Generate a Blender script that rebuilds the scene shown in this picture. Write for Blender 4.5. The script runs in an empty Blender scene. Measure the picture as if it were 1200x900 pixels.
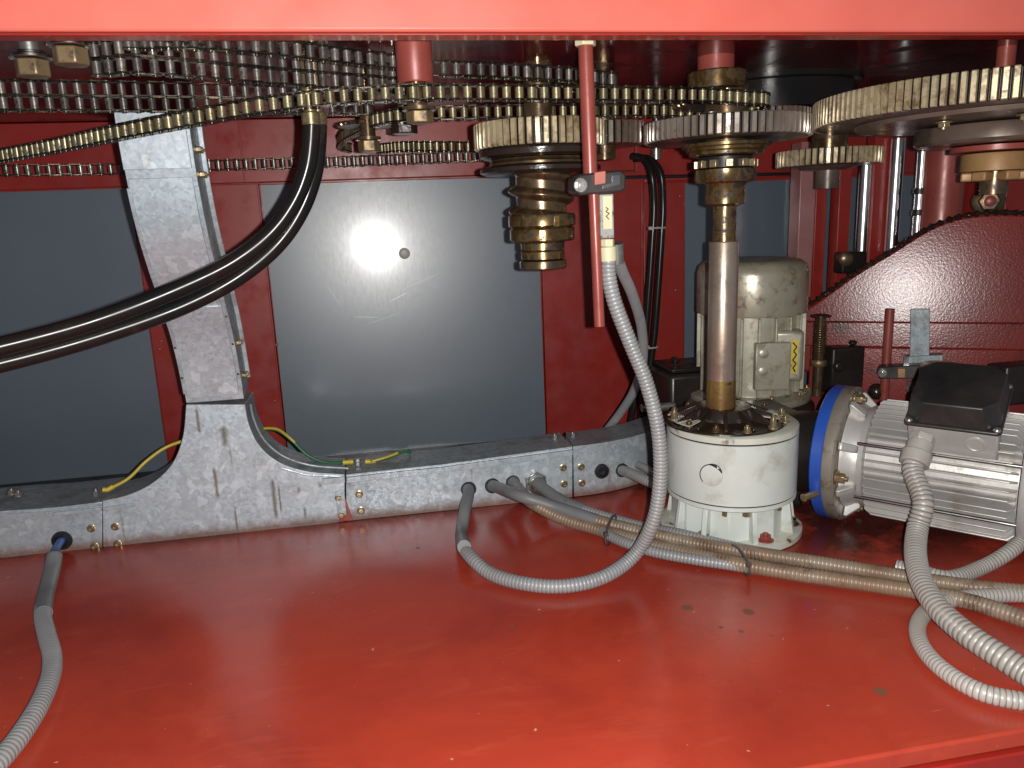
import bpy, bmesh, math, random
from mathutils import Vector, Matrix
random.seed(4)
S = bpy.context.scene
C = S.collection
PI = math.pi
# ------------------------------------------------------------------ camera
FPX, YAW, PITCH, ROLL = 900.0, 10.0, 12.5, -2.3
CAM = Vector((0, 0, .5))
R3 = Matrix.Rotation(math.radians(-YAW), 3, 'Z') @ Matrix.Rotation(math.radians(90-PITCH), 3, 'X') @ Matrix.Rotation(math.radians(ROLL), 3, 'Z')
cd = bpy.data.cameras.new('camera'); cam = bpy.data.objects.new('camera', cd); C.objects.link(cam)
cam.matrix_world = Matrix.Translation(CAM) @ R3.to_4x4()
cd.sensor_width = 36; cd.lens = FPX/1200*36; cd.clip_start = .02; cd.clip_end = 50
S.camera = cam
# ------------------------------------------------------------------ light
w = bpy.data.worlds.new("World"); S.world = w; w.use_nodes = True
w.node_tree.nodes['Background'].inputs[0].default_value = (.8, .86, 1, 1)
w.node_tree.nodes['Background'].inputs[1].default_value = .18
ld = bpy.data.lights.new('camera_flash', 'POINT'); ld.energy = 54; ld.shadow_soft_size = .005; ld.color = (1, .97, .93)
lo = bpy.data.objects.new('camera_flash', ld); C.objects.link(lo); lo.location = (.028, -.005, .503)
S.view_settings.view_transform = 'Standard'; S.view_settings.look = 'None'
S.view_settings.exposure = 0; S.view_settings.gamma = 1; S.view_settings.use_curve_mapping = False
S.render.engine = 'CYCLES'

def ray(px, py): return R3 @ Vector(((px-600)/FPX, -(py-450)/FPX, -1))
def aZ(px, py, z): d = ray(px, py); return CAM + d*((z-CAM.z)/d.z)
def aY(px, py, y): d = ray(px, py); return CAM + d*((y-CAM.y)/d.y)

# ------------------------------------------------------------------ materials
def srgb(r, g, b):
    f = lambda v: (v/255/12.92) if v/255 <= .04045 else ((v/255+.055)/1.055)**2.4
    return (f(r), f(g), f(b), 1)
class NT:
    def __init__(s, name):
        s.m = bpy.data.materials.new(name); s.m.use_nodes = True
        s.t = s.m.node_tree; s.b = s.t.nodes['Principled BSDF']
    def n(s, typ, **k):
        x = s.t.nodes.new(typ)
        for a, v in k.items():
            if a in x.inputs: x.inputs[a].default_value = v
            else: setattr(x, a, v)
        return x
    def l(s, a, b): s.t.links.new(a, b)
    def coord(s, scale=(1, 1, 1), kind='Object'):
        tc = s.n('ShaderNodeTexCoord'); mp = s.n('ShaderNodeMapping'); mp.inputs['Scale'].default_value = scale
        s.l(tc.outputs[kind], mp.inputs['Vector']); return mp.outputs[0]
    def noise(s, vec, scale, detail=4, rough=.6, dist=0):
        x = s.n('ShaderNodeTexNoise'); x.inputs['Scale'].default_value = scale; x.inputs['Detail'].default_value = detail
        x.inputs['Roughness'].default_value = rough; x.inputs['Distortion'].default_value = dist; s.l(vec, x.inputs['Vector']); return x.outputs['Fac']
    def ramp(s, v, a, b, lo=0., hi=1.):
        x = s.n('ShaderNodeMapRange'); x.inputs[1].default_value = a; x.inputs[2].default_value = b
        x.inputs[3].default_value = lo; x.inputs[4].default_value = hi; s.l(v, x.inputs[0]); return x.outputs[0]
    def mix(s, f, a, b):
        x = s.n('ShaderNodeMix', data_type='RGBA')
        if isinstance(f, (int, float)): x.inputs[0].default_value = f
        else: s.l(f, x.inputs[0])
        for k, v in ((6, a), (7, b)):
            if isinstance(v, tuple): x.inputs[k].default_value = v
            else: s.l(v, x.inputs[k])
        return x.outputs[2]
    def math(s, op, a, b=0.):
        x = s.n('ShaderNodeMath', operation=op)
        for k, v in ((0, a), (1, b)):
            if isinstance(v, (int, float)): x.inputs[k].default_value = v
            else: s.l(v, x.inputs[k])
        return x.outputs[0]
    def bump(s, v, strength=.2, dist=.001):
        x = s.n('ShaderNodeBump'); x.inputs['Strength'].default_value = strength; x.inputs['Distance'].default_value = dist
        s.l(v, x.inputs['Height']); s.l(x.outputs[0], s.b.inputs['Normal'])
def mk(name, col, col2=None, rough=.4, metal=0., dirt=None, dscale=12., damt=(.52, .68), bump=.15, bscale=60., coat=0., stretch=(1, 1, 1), rvar=.12, csc=8., bdist=.001):
    t = NT(name); v = t.coord(stretch)
    if col2 is None: col2 = tuple(c*.75 for c in col[:3])+(1,)
    c = t.mix(t.ramp(t.noise(v, csc, 5), .35, .65), col, col2)
    if dirt:
        f = t.ramp(t.noise(v, dscale, 7, .68, .4), damt[0], damt[1])
        c = t.mix(f, c, dirt)
    t.l(c, t.b.inputs['Base Color'])
    rr = t.ramp(t.noise(v, csc*2.3, 5), .3, .7, max(.03, rough-rvar), rough+rvar)
    if dirt:
        rr = t.math('MAXIMUM', rr, t.math('MULTIPLY', f, .55)); t.l(t.math('MULTIPLY', t.math('SUBTRACT', 1, f), metal), t.b.inputs['Metallic'])
    else: t.b.inputs['Metallic'].default_value = metal
    t.l(rr, t.b.inputs['Roughness'])
    if bump: t.bump(t.noise(v, bscale, 4), bump, bdist)
    if coat: t.b.inputs['Coat Weight'].default_value = coat; t.b.inputs['Coat Roughness'].default_value = .12
    return t.m

RED = (.36, .022, .014, 1); RED2 = (.27, .016, .012, 1)
GREASE = (.022, .015, .010, 1); RUST = (.16, .06, .022, 1)
def floor_mat():
    t = NT('red_floor_paint'); v = t.coord()
    c = t.mix(t.ramp(t.noise(v, 3.6, 9, .62, .8), .38, .64), (.43, .049, .025, 1), (.31, .033, .019, 1))
    sm = t.ramp(t.noise(t.coord((1, 3, 1)), 7, 7, .7, .6), .55, .8)
    c = t.mix(t.math('MULTIPLY', sm, .5), c, (.52, .10, .055, 1))
    spk = t.ramp(t.noise(v, 95, 3, .5), .735, .76)
    c = t.mix(spk, c, (.55, .3, .2, 1))
    spk2 = t.ramp(t.noise(v, 48, 3, .6), .735, .765)
    c = t.mix(spk2, c, (.08, .03, .02, 1))
    sep = t.n('ShaderNodeSeparateXYZ'); t.l(t.n('ShaderNodeNewGeometry').outputs['Position'], sep.inputs[0])
    tot = None
    nz = t.noise(v, 120, 4)
    for (px, py, r) in ((805, 712, .0085), (877, 717, .0085), (1032, 810, .0075), (868, 740, .004), (845, 735, .003), (490, 642, .003), (600, 733, .0025), (905, 745, .003)):
        p = aZ(px, py, 0)
        dx = t.math('SUBTRACT', sep.outputs[0], p.x); dy = t.math('SUBTRACT', sep.outputs[1], p.y)
        d = t.math('SQRT', t.math('ADD', t.math('MULTIPLY', dx, dx), t.math('MULTIPLY', dy, dy)))
        m = t.ramp(t.math('ADD', d, t.math('MULTIPLY', t.math('SUBTRACT', nz, .5), .006)), r*1.0, r*.8)
        tot = m if tot is None else t.math('MAXIMUM', tot, m)
    c = t.mix(t.math('MULTIPLY', tot, .8), c, (.15, .075, .04, 1))
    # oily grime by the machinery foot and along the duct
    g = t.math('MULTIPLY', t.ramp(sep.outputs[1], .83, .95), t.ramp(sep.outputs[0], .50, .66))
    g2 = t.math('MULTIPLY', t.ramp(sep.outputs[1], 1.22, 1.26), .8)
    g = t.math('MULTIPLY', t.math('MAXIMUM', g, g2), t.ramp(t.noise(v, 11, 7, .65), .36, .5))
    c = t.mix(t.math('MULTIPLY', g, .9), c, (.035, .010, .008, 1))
    # a few pale scratches
    sc = t.noise(t.coord((1.2, 22, 1)), 9, 3, .5, .3)
    s2 = t.math('MULTIPLY', t.ramp(sc, .72, .735), t.ramp(t.noise(v, 5, 2), .52, .62))
    c = t.mix(t.math('MULTIPLY', s2, .45), c, (.62, .22, .14, 1))
    t.l(c, t.b.inputs['Base Color'])
    rr = t.ramp(t.noise(v, 5, 6), .3, .7, .17, .34); t.l(t.math('ADD', rr, t.math('MULTIPLY', tot, .3)), t.b.inputs['Roughness'])
    t.bump(t.noise(v, 30, 5), .10, .001)
    return t.m
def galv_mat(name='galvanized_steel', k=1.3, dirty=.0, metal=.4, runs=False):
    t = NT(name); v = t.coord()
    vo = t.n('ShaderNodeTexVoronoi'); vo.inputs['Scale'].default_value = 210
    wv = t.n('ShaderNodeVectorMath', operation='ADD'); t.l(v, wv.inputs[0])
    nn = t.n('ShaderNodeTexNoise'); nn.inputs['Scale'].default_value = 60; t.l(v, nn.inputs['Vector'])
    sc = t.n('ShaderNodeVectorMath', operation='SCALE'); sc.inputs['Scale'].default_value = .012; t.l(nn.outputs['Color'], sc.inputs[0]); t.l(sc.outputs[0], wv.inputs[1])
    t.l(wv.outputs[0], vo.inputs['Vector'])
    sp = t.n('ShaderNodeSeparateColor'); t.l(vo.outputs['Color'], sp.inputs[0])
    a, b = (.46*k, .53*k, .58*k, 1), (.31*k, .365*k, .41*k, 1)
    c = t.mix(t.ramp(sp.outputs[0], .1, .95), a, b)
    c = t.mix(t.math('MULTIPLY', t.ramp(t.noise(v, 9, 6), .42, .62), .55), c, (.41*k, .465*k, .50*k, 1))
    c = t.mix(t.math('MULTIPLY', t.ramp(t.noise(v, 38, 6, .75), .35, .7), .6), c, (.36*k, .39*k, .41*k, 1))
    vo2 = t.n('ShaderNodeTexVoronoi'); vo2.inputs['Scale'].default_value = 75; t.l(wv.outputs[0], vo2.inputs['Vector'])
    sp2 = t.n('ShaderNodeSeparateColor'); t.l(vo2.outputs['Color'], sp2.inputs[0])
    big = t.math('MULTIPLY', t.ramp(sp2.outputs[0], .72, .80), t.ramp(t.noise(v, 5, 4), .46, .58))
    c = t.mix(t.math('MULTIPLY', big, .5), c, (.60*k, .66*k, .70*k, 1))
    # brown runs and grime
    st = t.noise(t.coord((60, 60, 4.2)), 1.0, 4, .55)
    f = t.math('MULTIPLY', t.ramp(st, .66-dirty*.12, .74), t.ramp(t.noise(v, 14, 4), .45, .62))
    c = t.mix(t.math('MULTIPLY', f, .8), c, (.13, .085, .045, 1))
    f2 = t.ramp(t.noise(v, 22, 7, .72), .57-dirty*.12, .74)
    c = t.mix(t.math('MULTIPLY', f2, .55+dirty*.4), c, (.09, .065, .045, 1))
    # rust line near the foot of the duct (world z close to the floor)
    ge = t.n('ShaderNodeNewGeometry'); sx = t.n('ShaderNodeSeparateXYZ'); t.l(ge.outputs['Position'], sx.inputs[0])
    zz = t.math('ADD', sx.outputs[2], t.math('MULTIPLY', t.math('SUBTRACT', t.noise(v, 55, 6, .7), .5), .022))
    f3 = t.ramp(zz, .021, .004)
    c = t.mix(t.math('MULTIPLY', f3, .85), c, (.15, .06, .028, 1))
    if runs:
        tot = None
        nz = t.math('MULTIPLY', t.math('SUBTRACT', t.noise(v, 90, 5, .7), .5), .012)
        for (px, py, ln, w_) in ((231, 478, 30, 1.0), (262, 500, 22, 2.2), (252, 548, 36, 1.2), (320, 562, 44, 1.4), (327, 570, 30, .7), (276, 596, 26, .8), (357, 596, 10, 1.0), (225, 628, 12, 5.0), (375, 566, 5, 1.6), (350, 572, 4, 1.3)):
            p0 = aY(px, py, 1.26); p1 = aY(px+ln*.06, py+ln, 1.26)
            dx = t.math('ABSOLUTE', t.math('ADD', t.math('SUBTRACT', sx.outputs[0], (p0.x+p1.x)/2), t.math('MULTIPLY', nz, .35)))
            m1 = t.ramp(dx, .0034*w_, .0004*w_)
            dz = t.math('ABSOLUTE', t.math('ADD', t.math('SUBTRACT', sx.outputs[2], (p0.z+p1.z)/2), nz))
            m2 = t.ramp(dz, (p0.z-p1.z)/2+.004, (p0.z-p1.z)/2-.004)
            m_ = t.math('MULTIPLY', m1, m2); tot = m_ if tot is None else t.math('MAXIMUM', tot, m_)
        c = t.mix(t.math('MULTIPLY', tot, .8), c, (.13, .10, .05, 1))
    t.l(c, t.b.inputs['Base Color'])
    t.l(t.math('MULTIPLY', t.math('SUBTRACT', 1, t.math('MAXIMUM', f2, f3)), metal), t.b.inputs['Metallic'])
    t.l(t.ramp(sp.outputs[1], 0, 1, .38, .55), t.b.inputs['Roughness'])
    t.bump(t.noise(v, 40, 4), .12, .001)
    return t.m
def panel_mat():
    t = NT('slate_grey_panel_paint'); v = t.coord()
    c = t.mix(t.ramp(t.noise(v, 4, 5), .3, .7), (.105, .134, .165, 1), (.090, .117, .146, 1))
    sc = t.noise(t.coord((30, 1, 1.1)), 7, 3, .5, .25)
    f = t.math('MULTIPLY', t.ramp(sc, .70, .72), t.ramp(t.noise(v, 6, 2), .52, .6))
    c = t.mix(t.math('MULTIPLY', f, .3), c, (.2, .22, .24, 1))
    sx = t.n('ShaderNodeSeparateXYZ'); t.l(t.n('ShaderNodeNewGeometry').outputs['Position'], sx.inputs[0])
    for (x0, y0, x1, y1, w_) in ((455, 354, 479, 342, .9), (412, 371, 446, 372, .5), (430, 380, 470, 366, .35), (468, 341, 520, 318, .3), (380, 330, 402, 362, .3)):
        a = aY(x0, y0, 1.64); b = aY(x1, y1, 1.64); L = math.hypot(b.x-a.x, b.z-a.z); ux, uz = (b.x-a.x)/L, (b.z-a.z)/L
        px_ = t.math('SUBTRACT', sx.outputs[0], (a.x+b.x)/2); pz_ = t.math('SUBTRACT', sx.outputs[2], (a.z+b.z)/2)
        al = t.math('ABSOLUTE', t.math('ADD', t.math('MULTIPLY', px_, ux), t.math('MULTIPLY', pz_, uz)))
        pe = t.math('ABSOLUTE', t.math('SUBTRACT', t.math('MULTIPLY', px_, uz), t.math('MULTIPLY', pz_, ux)))
        c = t.mix(t.math('MULTIPLY', t.math('MULTIPLY', t.ramp(al, L/2, L/4), t.ramp(pe, .0013, .0003)), w_), c, (.55, .58, .6, 1))
    t.l(c, t.b.inputs['Base Color'])
    fine = t.noise(t.coord((30, 1, 9)), 6, 4, .6)
    t.b.inputs['Coat Weight'].default_value = .45; t.b.inputs['Coat Roughness'].default_value = .15
    t.l(t.ramp(fine, .3, .7, .34, .38), t.b.inputs['Roughness'])
    t.b.inputs['Specular IOR Level'].default_value = .95
    t.bump(t.noise(v, 6, 3), .02, .002)
    return t.m
def cast_mat():
    t = NT('textured_maroon_casting_paint'); v = t.coord()
    c = t.mix(t.ramp(t.noise(v, 5, 6), .35, .65), (.22, .026, .024, 1), (.16, .020, .018, 1))
    c = t.mix(t.ramp(t.noise(t.coord((1, 1, .45)), 16, 7, .7), .58, .70), c, GREASE)
    t.l(c, t.b.inputs['Base Color']); t.b.inputs['Roughness'].default_value = .19
    h = t.noise(v, 260, 3, .6)
    t.b.inputs['Specular IOR Level'].default_value = .22
    t.bump(h, .26, .0008)
    return t.m
M = {}
M['floor'] = floor_mat()
M['red'] = mk('red_machine_paint', RED, RED2, .33, 0, dirt=(.05, .018, .014, 1), dscale=9, damt=(.66, .85), bump=.06, bscale=14, coat=.15)
M['redwall'] = mk('red_wall_paint', (.29, .024, .018, 1), (.24, .020, .016, 1), .36, 0, dirt=(.05, .018, .014, 1), dscale=11, damt=(.66, .82), bump=.05, bscale=12)
M['maroon'] = mk('oily_maroon_ceiling_paint', (.13, .010, .014, 1), (.075, .008, .011, 1), .17, 0, dirt=(.022, .008, .010, 1), dscale=5, damt=(.45, .7), bump=.05, bscale=10, rvar=.06)
M['redrod'] = mk('red_brown_rod_paint', (.31, .072, .055, 1), (.23, .045, .035, 1), .36, .1, dirt=GREASE, dscale=35, damt=(.62, .7), bump=.15)
M['beam'] = mk('overexposed_beam_red', (.62, .135, .10, 1), (.54, .11, .08, 1), .4, 0, bump=.04, bscale=9, csc=4)  # flash overexposure is put into this paler red
M['galv'] = galv_mat()
M['galvrun'] = galv_mat('galvanized_steel_with_brown_runs', 1.3, .15, .4, True)
M['galvb'] = galv_mat('galvanized_steel_worn', 1.12, .35)
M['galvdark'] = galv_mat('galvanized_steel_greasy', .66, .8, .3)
M['panel'] = panel_mat()
M['cast'] = cast_mat()
M['white'] = mk('white_gearbox_enamel', (.60, .64, .60, 1), (.53, .57, .53, 1), .32, 0, dirt=(.27, .22, .14, 1), dscale=11, damt=(.53, .80), bump=.05, bscale=20, rvar=.07)
M['whitedirty'] = mk('oil_spattered_white_enamel', (.62, .64, .57, 1), (.50, .49, .41, 1), .34, 0, dirt=(.09, .055, .03, 1), dscale=26, damt=(.57, .66), bump=.1)
M['grease'] = mk('black_oil_grease', (.018, .013, .011, 1), (.035, .020, .013, 1), .22, .1, bump=.5, bscale=55, rvar=.1, csc=14, bdist=.002)
M['brass'] = mk('oily_bronze_metal', (.38, .26, .11, 1), (.20, .125, .055, 1), .22, .9, dirt=GREASE, dscale=30, damt=(.47, .58), bump=.2, bscale=40)
M['oilmetal'] = mk('oil_coated_steel', (.30, .21, .12, 1), (.14, .09, .048, 1), .24, .85, dirt=GREASE, dscale=20, damt=(.48, .64), bump=.3, bscale=45)
M['shaft'] = mk('worn_bronze_brown_shaft', (.50, .41, .33, 1), (.38, .29, .22, 1), .33, .75, dirt=(.045, .025, .014, 1), dscale=85, damt=(.62, .7), bump=.12, bscale=70)
M['shaftlow'] = mk('yellow_grease_on_shaft', (.45, .30, .09, 1), (.2, .11, .04, 1), .3, .7, dirt=GREASE, dscale=70, damt=(.52, .62), bump=.3)
M['gear'] = mk('cream_oiled_gear_steel', (.58, .49, .33, 1), (.40, .31, .18, 1), .36, .4, dirt=(.11, .065, .03, 1), dscale=60, damt=(.46, .66), bump=.2, bscale=80)
M['gearB'] = mk('worn_grey_gear_steel', (.38, .34, .30, 1), (.22, .17, .13, 1), .32, .6, dirt=(.08, .04, .025, 1), dscale=45, damt=(.50, .68), bump=.2, bscale=80)
M['gearweb'] = mk('oily_dark_gear_web', (.17, .125, .10, 1), (.10, .07, .055, 1), .33, .3, dirt=(.02, .014, .012, 1), dscale=8, damt=(.5, .7), bump=.15, bscale=25)
M['roller'] = mk('gold_oiled_chain_roller', (.42, .37, .23, 1), (.27, .23, .13, 1), .34, .75, dirt=GREASE, dscale=120, damt=(.50, .64), bump=.1, bscale=200, csc=30)
M['rollers'] = mk('silver_chain_roller', (.40, .37, .34, 1), (.22, .20, .18, 1), .31, .8, dirt=GREASE, dscale=120, damt=(.50, .64), bump=.1, bscale=200, csc=30)
M['plate'] = mk('dark_oiled_chain_plate', (.10, .085, .065, 1), (.05, .04, .03, 1), .25, .85, bump=.2, bscale=150, csc=40)
M['steel'] = mk('bright_steel', (.62, .62, .60, 1), (.5, .5, .48, 1), .2, 1, bump=.05, rvar=.06)
M['bolt'] = mk('yellow_zinc_bolt', (.55, .45, .28, 1), (.38, .30, .17, 1), .3, .85, dirt=(.06, .035, .02, 1), dscale=90, damt=(.56, .68), bump=.1)
M['boltg'] = mk('grey_zinc_bolt', (.5, .5, .48, 1), (.34, .33, .31, 1), .3, .85, dirt=(.06, .035, .02, 1), dscale=70, damt=(.56, .7), bump=.1)
M['boltsoft'] = mk('dull_brass_nut', (.34, .25, .13, 1), (.19, .13, .07, 1), .4, .6, dirt=GREASE, dscale=40, damt=(.52, .66), bump=.3)
M['castbronze'] = mk('rough_tan_castle_nut', (.38, .23, .10, 1), (.28, .15, .06, 1), .5, .2, dirt=(.08, .04, .02, 1), dscale=30, damt=(.6, .75), bump=.4, bscale=60)
M['hose'] = mk('black_rubber_hose', (.010, .010, .011, 1), (.016, .012, .011, 1), .23, 0, dirt=(.035, .024, .018, 1), dscale=16, damt=(.58, .74), bump=.1, bscale=40, rvar=.06)
M['hose'].node_tree.nodes['Principled BSDF'].inputs['Specular IOR Level'].default_value = .2
M['rubber'] = mk('black_rubber', (.015, .015, .016, 1), None, .4, 0, bump=.1)
def conduit(name, a, b, oil=None, amt=(.6, .75)):
    return mk(name, a, b, .4, .1, dirt=oil or (.12, .08, .05, 1), dscale=22, damt=amt, bump=.05, rvar=.08)
M['cond'] = conduit('grey_conduit_sheath', (.33, .34, .35, 1), (.25, .26, .27, 1))
M['condsleeve'] = mk('dull_grey_heat_sleeve', (.20, .205, .21, 1), (.14, .145, .15, 1), .45, 0, dirt=(.05, .035, .025, 1), dscale=25, damt=(.6, .75), bump=.05)
M['condlight'] = conduit('pale_grey_conduit_sheath', (.48, .46, .43, 1), (.38, .35, .31, 1), (.22, .16, .10, 1), (.55, .75))
M['condoil'] = conduit('oil_stained_conduit_sheath', (.33, .27, .20, 1), (.22, .13, .07, 1), (.12, .055, .02, 1), (.5, .65))
M['tie'] = mk('dark_cable_tie', (.08, .075, .07, 1), None, .4, 0, bump=0)
M['tiew'] = mk('pale_cable_tie', (.42, .40, .36, 1), None, .4, 0, bump=0)
M['yellow'] = mk('yellow_wire_sheath', (.52, .40, .04, 1), (.40, .32, .03, 1), .35, 0, bump=0)
M['green'] = mk('green_wire_sheath', (.03, .15, .06, 1), None, .35, 0, bump=0)
M['blue'] = mk('bright_blue_paint', (.022, .085, .42, 1), (.018, .06, .32, 1), .35, 0, dirt=(.10, .09, .09, 1), dscale=9, damt=(.6, .8), bump=.08)
M['bluew'] = mk('blue_wire_sleeve', (.03, .10, .35, 1), None, .4, 0, bump=0)
M['alu'] = mk('cast_aluminium', (.58, .565, .54, 1), (.47, .455, .43, 1), .4, .4, dirt=(.17, .125, .08, 1), dscale=13, damt=(.55, .72), bump=.2, bscale=110)
M['aluflange'] = mk('dirty_flange_aluminium', (.36, .32, .27, 1), (.25, .22, .18, 1), .42, .4, dirt=(.12, .09, .06, 1), dscale=50, damt=(.5, .65), bump=.3, bscale=90)
M['aludark'] = mk('dirty_motor_aluminium', (.44, .42, .34, 1), (.31, .285, .22, 1), .4, .35, dirt=(.14, .10, .06, 1), dscale=34, damt=(.5, .7), bump=.2)
M['capmotor'] = mk('oil_speckled_fan_cowl', (.44, .415, .33, 1), (.31, .28, .205, 1), .34, .4, dirt=(.12, .085, .045, 1), dscale=60, damt=(.52, .68), bump=.15)
M['blackbox'] = mk('black_dusty_plastic', (.014, .014, .015, 1), (.030, .027, .026, 1), .34, 0, dirt=(.055, .045, .038, 1), dscale=9, damt=(.52, .75), bump=.08, bscale=120)
M['sticker'] = mk('yellow_sticker', (.62, .46, .03, 1), None, .4, 0, dirt=(.1, .07, .02, 1), dscale=60, damt=(.6, .7), bump=0)
M['black'] = mk('black_print', (.012, .012, .012, 1), None, .5, 0, bump=0)
M['pink'] = mk('faded_red_plastic', (.50, .16, .12, 1), None, .5, 0, bump=.05)
M['label'] = mk('cream_label', (.70, .66, .42, 1), (.6, .56, .36, 1), .4, 0, bump=0)
M['sensor'] = mk('speckled_grey_sensor_housing', (.42, .42, .40, 1), (.3, .3, .28, 1), .45, .1, dirt=(.1, .09, .07, 1), dscale=60, damt=(.5, .6), bump=.1)
M['darkmetal'] = mk('dark_oily_iron', (.035, .030, .027, 1), (.02, .016, .014, 1), .35, .4, bump=.3, bscale=60)
M['chrome'] = mk('polished_chrome', (.75, .75, .75, 1), (.6, .6, .6, 1), .24, 1, bump=0, rvar=.03)
M['pinkcol'] = mk('pale_worn_red_column', (.40, .20, .19, 1), (.32, .13, .12, 1), .35, .2, dirt=GREASE, dscale=30, damt=(.66, .72), bump=.1)

def vary(m, lo=.45, hi=1.1):
    nt = m.node_tree; b = nt.nodes['Principled BSDF']; sock = b.inputs['Base Color'].links[0].from_socket
    oi = nt.nodes.new('ShaderNodeObjectInfo'); mr = nt.nodes.new('ShaderNodeMapRange'); mr.inputs[3].default_value = lo; mr.inputs[4].default_value = hi
    nt.links.new(oi.outputs['Random'], mr.inputs[0]); sc = nt.nodes.new('ShaderNodeVectorMath'); sc.operation = 'SCALE'
    nt.links.new(sock, sc.inputs[0]); nt.links.new(mr.outputs[0], sc.inputs['Scale']); nt.links.new(sc.outputs[0], b.inputs['Base Color'])
vary(M['roller'], .5, 1.1); vary(M['rollers'], .45, 1.15); vary(M['plate'], .5, 1.9)
# ------------------------------------------------------------------ helpers
def link_mesh(name, bm, mats, parent=None, bevel=0, sharp=40, seg=2):
    bmesh.ops.recalc_face_normals(bm, faces=bm.faces)
    vs = [v.co for v in bm.verts]
    lo_ = Vector([min(v[i] for v in vs) for i in range(3)]); hi = Vector([max(v[i] for v in vs) for i in range(3)])
    c = (lo_+hi)/2
    if parent is None: c.z = lo_.z
    bm.transform(Matrix.Translation(-c))
    me = bpy.data.meshes.new(name); bm.to_mesh(me); bm.free()
    for m in (mats if isinstance(mats, (list, tuple)) else [mats]): me.materials.append(m)
    me.shade_smooth()
    try: me.set_sharp_from_angle(angle=math.radians(sharp))
    except Exception: pass
    o = bpy.data.objects.new(name, me); C.objects.link(o)
    o.location = c
    if parent is not None:
        o.parent = parent; o.location = c - wloc(parent)
    if bevel:
        b = o.modifiers.new('bevel', 'BEVEL'); b.width = bevel; b.segments = seg; b.limit_method = 'ANGLE'; b.angle_limit = math.radians(40); b.harden_normals = False
    return o
def wloc(o):
    p = o.location.copy()
    while o.parent is not None: o = o.parent; p += o.location
    return p
def tag(o, label, cat, group=None, kind=None):
    o['label'] = label
    if cat: o['category'] = cat
    if group: o['group'] = group
    if kind: o['kind'] = kind
    return o
def thing(name, loc, label, cat, group=None):
    o = bpy.data.objects.new(name, None); C.objects.link(o); o.location = loc; o.empty_display_size = .02
    return tag(o, label, cat, group)
def nb(): return bmesh.new()
def box(bm, x0, x1, y0, y1, z0, z1, mtx=None, mi=0):
    r = bmesh.ops.create_cube(bm, size=1)
    m = Matrix.Translation(((x0+x1)/2, (y0+y1)/2, (z0+z1)/2)) @ Matrix.Diagonal((x1-x0, y1-y0, z1-z0, 1))
    if mtx is not None: m = mtx @ m
    bmesh.ops.transform(bm, matrix=m, verts=r['verts'])
    if mi:
        for f in {f for v in r['verts'] for f in v.link_faces}: f.material_index = mi
    return bm
def frame_to(d):
    d = Vector(d).normalized(); up = Vector((0, 0, 1)) if abs(d.z) < .95 else Vector((1, 0, 0))
    x = up.cross(d).normalized(); y = d.cross(x)
    return Matrix((x, y, d)).transposed()
def cyl(bm, p0, p1, r, r2=None, seg=24, mi=0):
    p0 = Vector(p0); p1 = Vector(p1); d = p1-p0
    q = bmesh.ops.create_cone(bm, cap_ends=True, segments=seg, radius1=r, radius2=r if r2 is None else r2, depth=d.length)
    m = Matrix.Translation((p0+p1)/2) @ frame_to(d).to_4x4()
    bmesh.ops.transform(bm, matrix=m, verts=q['verts'])
    if mi:
        for f in {f for v in q['verts'] for f in v.link_faces}: f.material_index = mi
    return bm
def lathe(bm, prof, mtx, seg=48, mi=0):
    rings = []
    for (r, z) in prof:
        rings.append([bm.verts.new(mtx @ Vector((r*math.cos(2*PI*i/seg), r*math.sin(2*PI*i/seg), z))) for i in range(seg)])
    for a, b in zip(rings, rings[1:]):
        for i in range(seg):
            f = bm.faces.new((a[i], a[(i+1) % seg], b[(i+1) % seg], b[i])); f.material_index = mi
    for rg in (rings[0], rings[-1]):
        f = bm.faces.new(rg); f.material_index = mi
    return bm
def T(x, y, z=0): return Matrix.Translation((x, y, z))
def prism(bm, poly, vec, mi_front=0, mi_side=0):
    """poly: list of Vector (planar), extruded by vec"""
    vec = Vector(vec)
    a = [bm.verts.new(p) for p in poly]; b = [bm.verts.new(Vector(p)+vec) for p in poly]
    f = bm.faces.new(a); f.material_index = mi_front
    f = bm.faces.new(b[::-1]); f.material_index = mi_side
    n = len(a)
    for i in range(n):
        f = bm.faces.new((a[i], b[i], b[(i+1) % n], a[(i+1) % n])); f.material_index = mi_side
    return bm
def hexbolt(bm, p, d, r=.006, h=.005, washer=True, mi=0):
    p = Vector(p); d = Vector(d).normalized()
    if washer: cyl(bm, p, p+d*h*.25, r*1.35, seg=20, mi=mi); 
    cyl(bm, p+d*h*.2, p+d*h, r, seg=6, mi=mi)
    cyl(bm, p+d*h*.9, p+d*h*1.35, r*.5, seg=12, mi=mi)
def catmull(pts, n=24):
    pts = [Vector(p) for p in pts]; P_ = [pts[0]*2-pts[1]]+pts+[pts[-1]*2-pts[-2]]; out = []
    for i in range(1, len(P_)-2):
        p0, p1, p2, p3 = P_[i-1:i+3]
        d01, d12, d23 = max((p1-p0).length, 1e-6)**.5, max((p2-p1).length, 1e-6)**.5, max((p3-p2).length, 1e-6)**.5
        m1 = (p2-p1) + d12*((p1-p0)/d01-(p2-p0)/(d01+d12)); m2 = (p2-p1) + d12*((p3-p2)/d23-(p3-p1)/(d12+d23))
        for k in range(n):
            t = k/n; t2 = t*t; t3 = t2*t
            out.append(p1*(2*t3-3*t2+1)+m1*(t3-2*t2+t)+p2*(-2*t3+3*t2)+m2*(t3-t2))
    out.append(pts[-1]); return out
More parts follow.
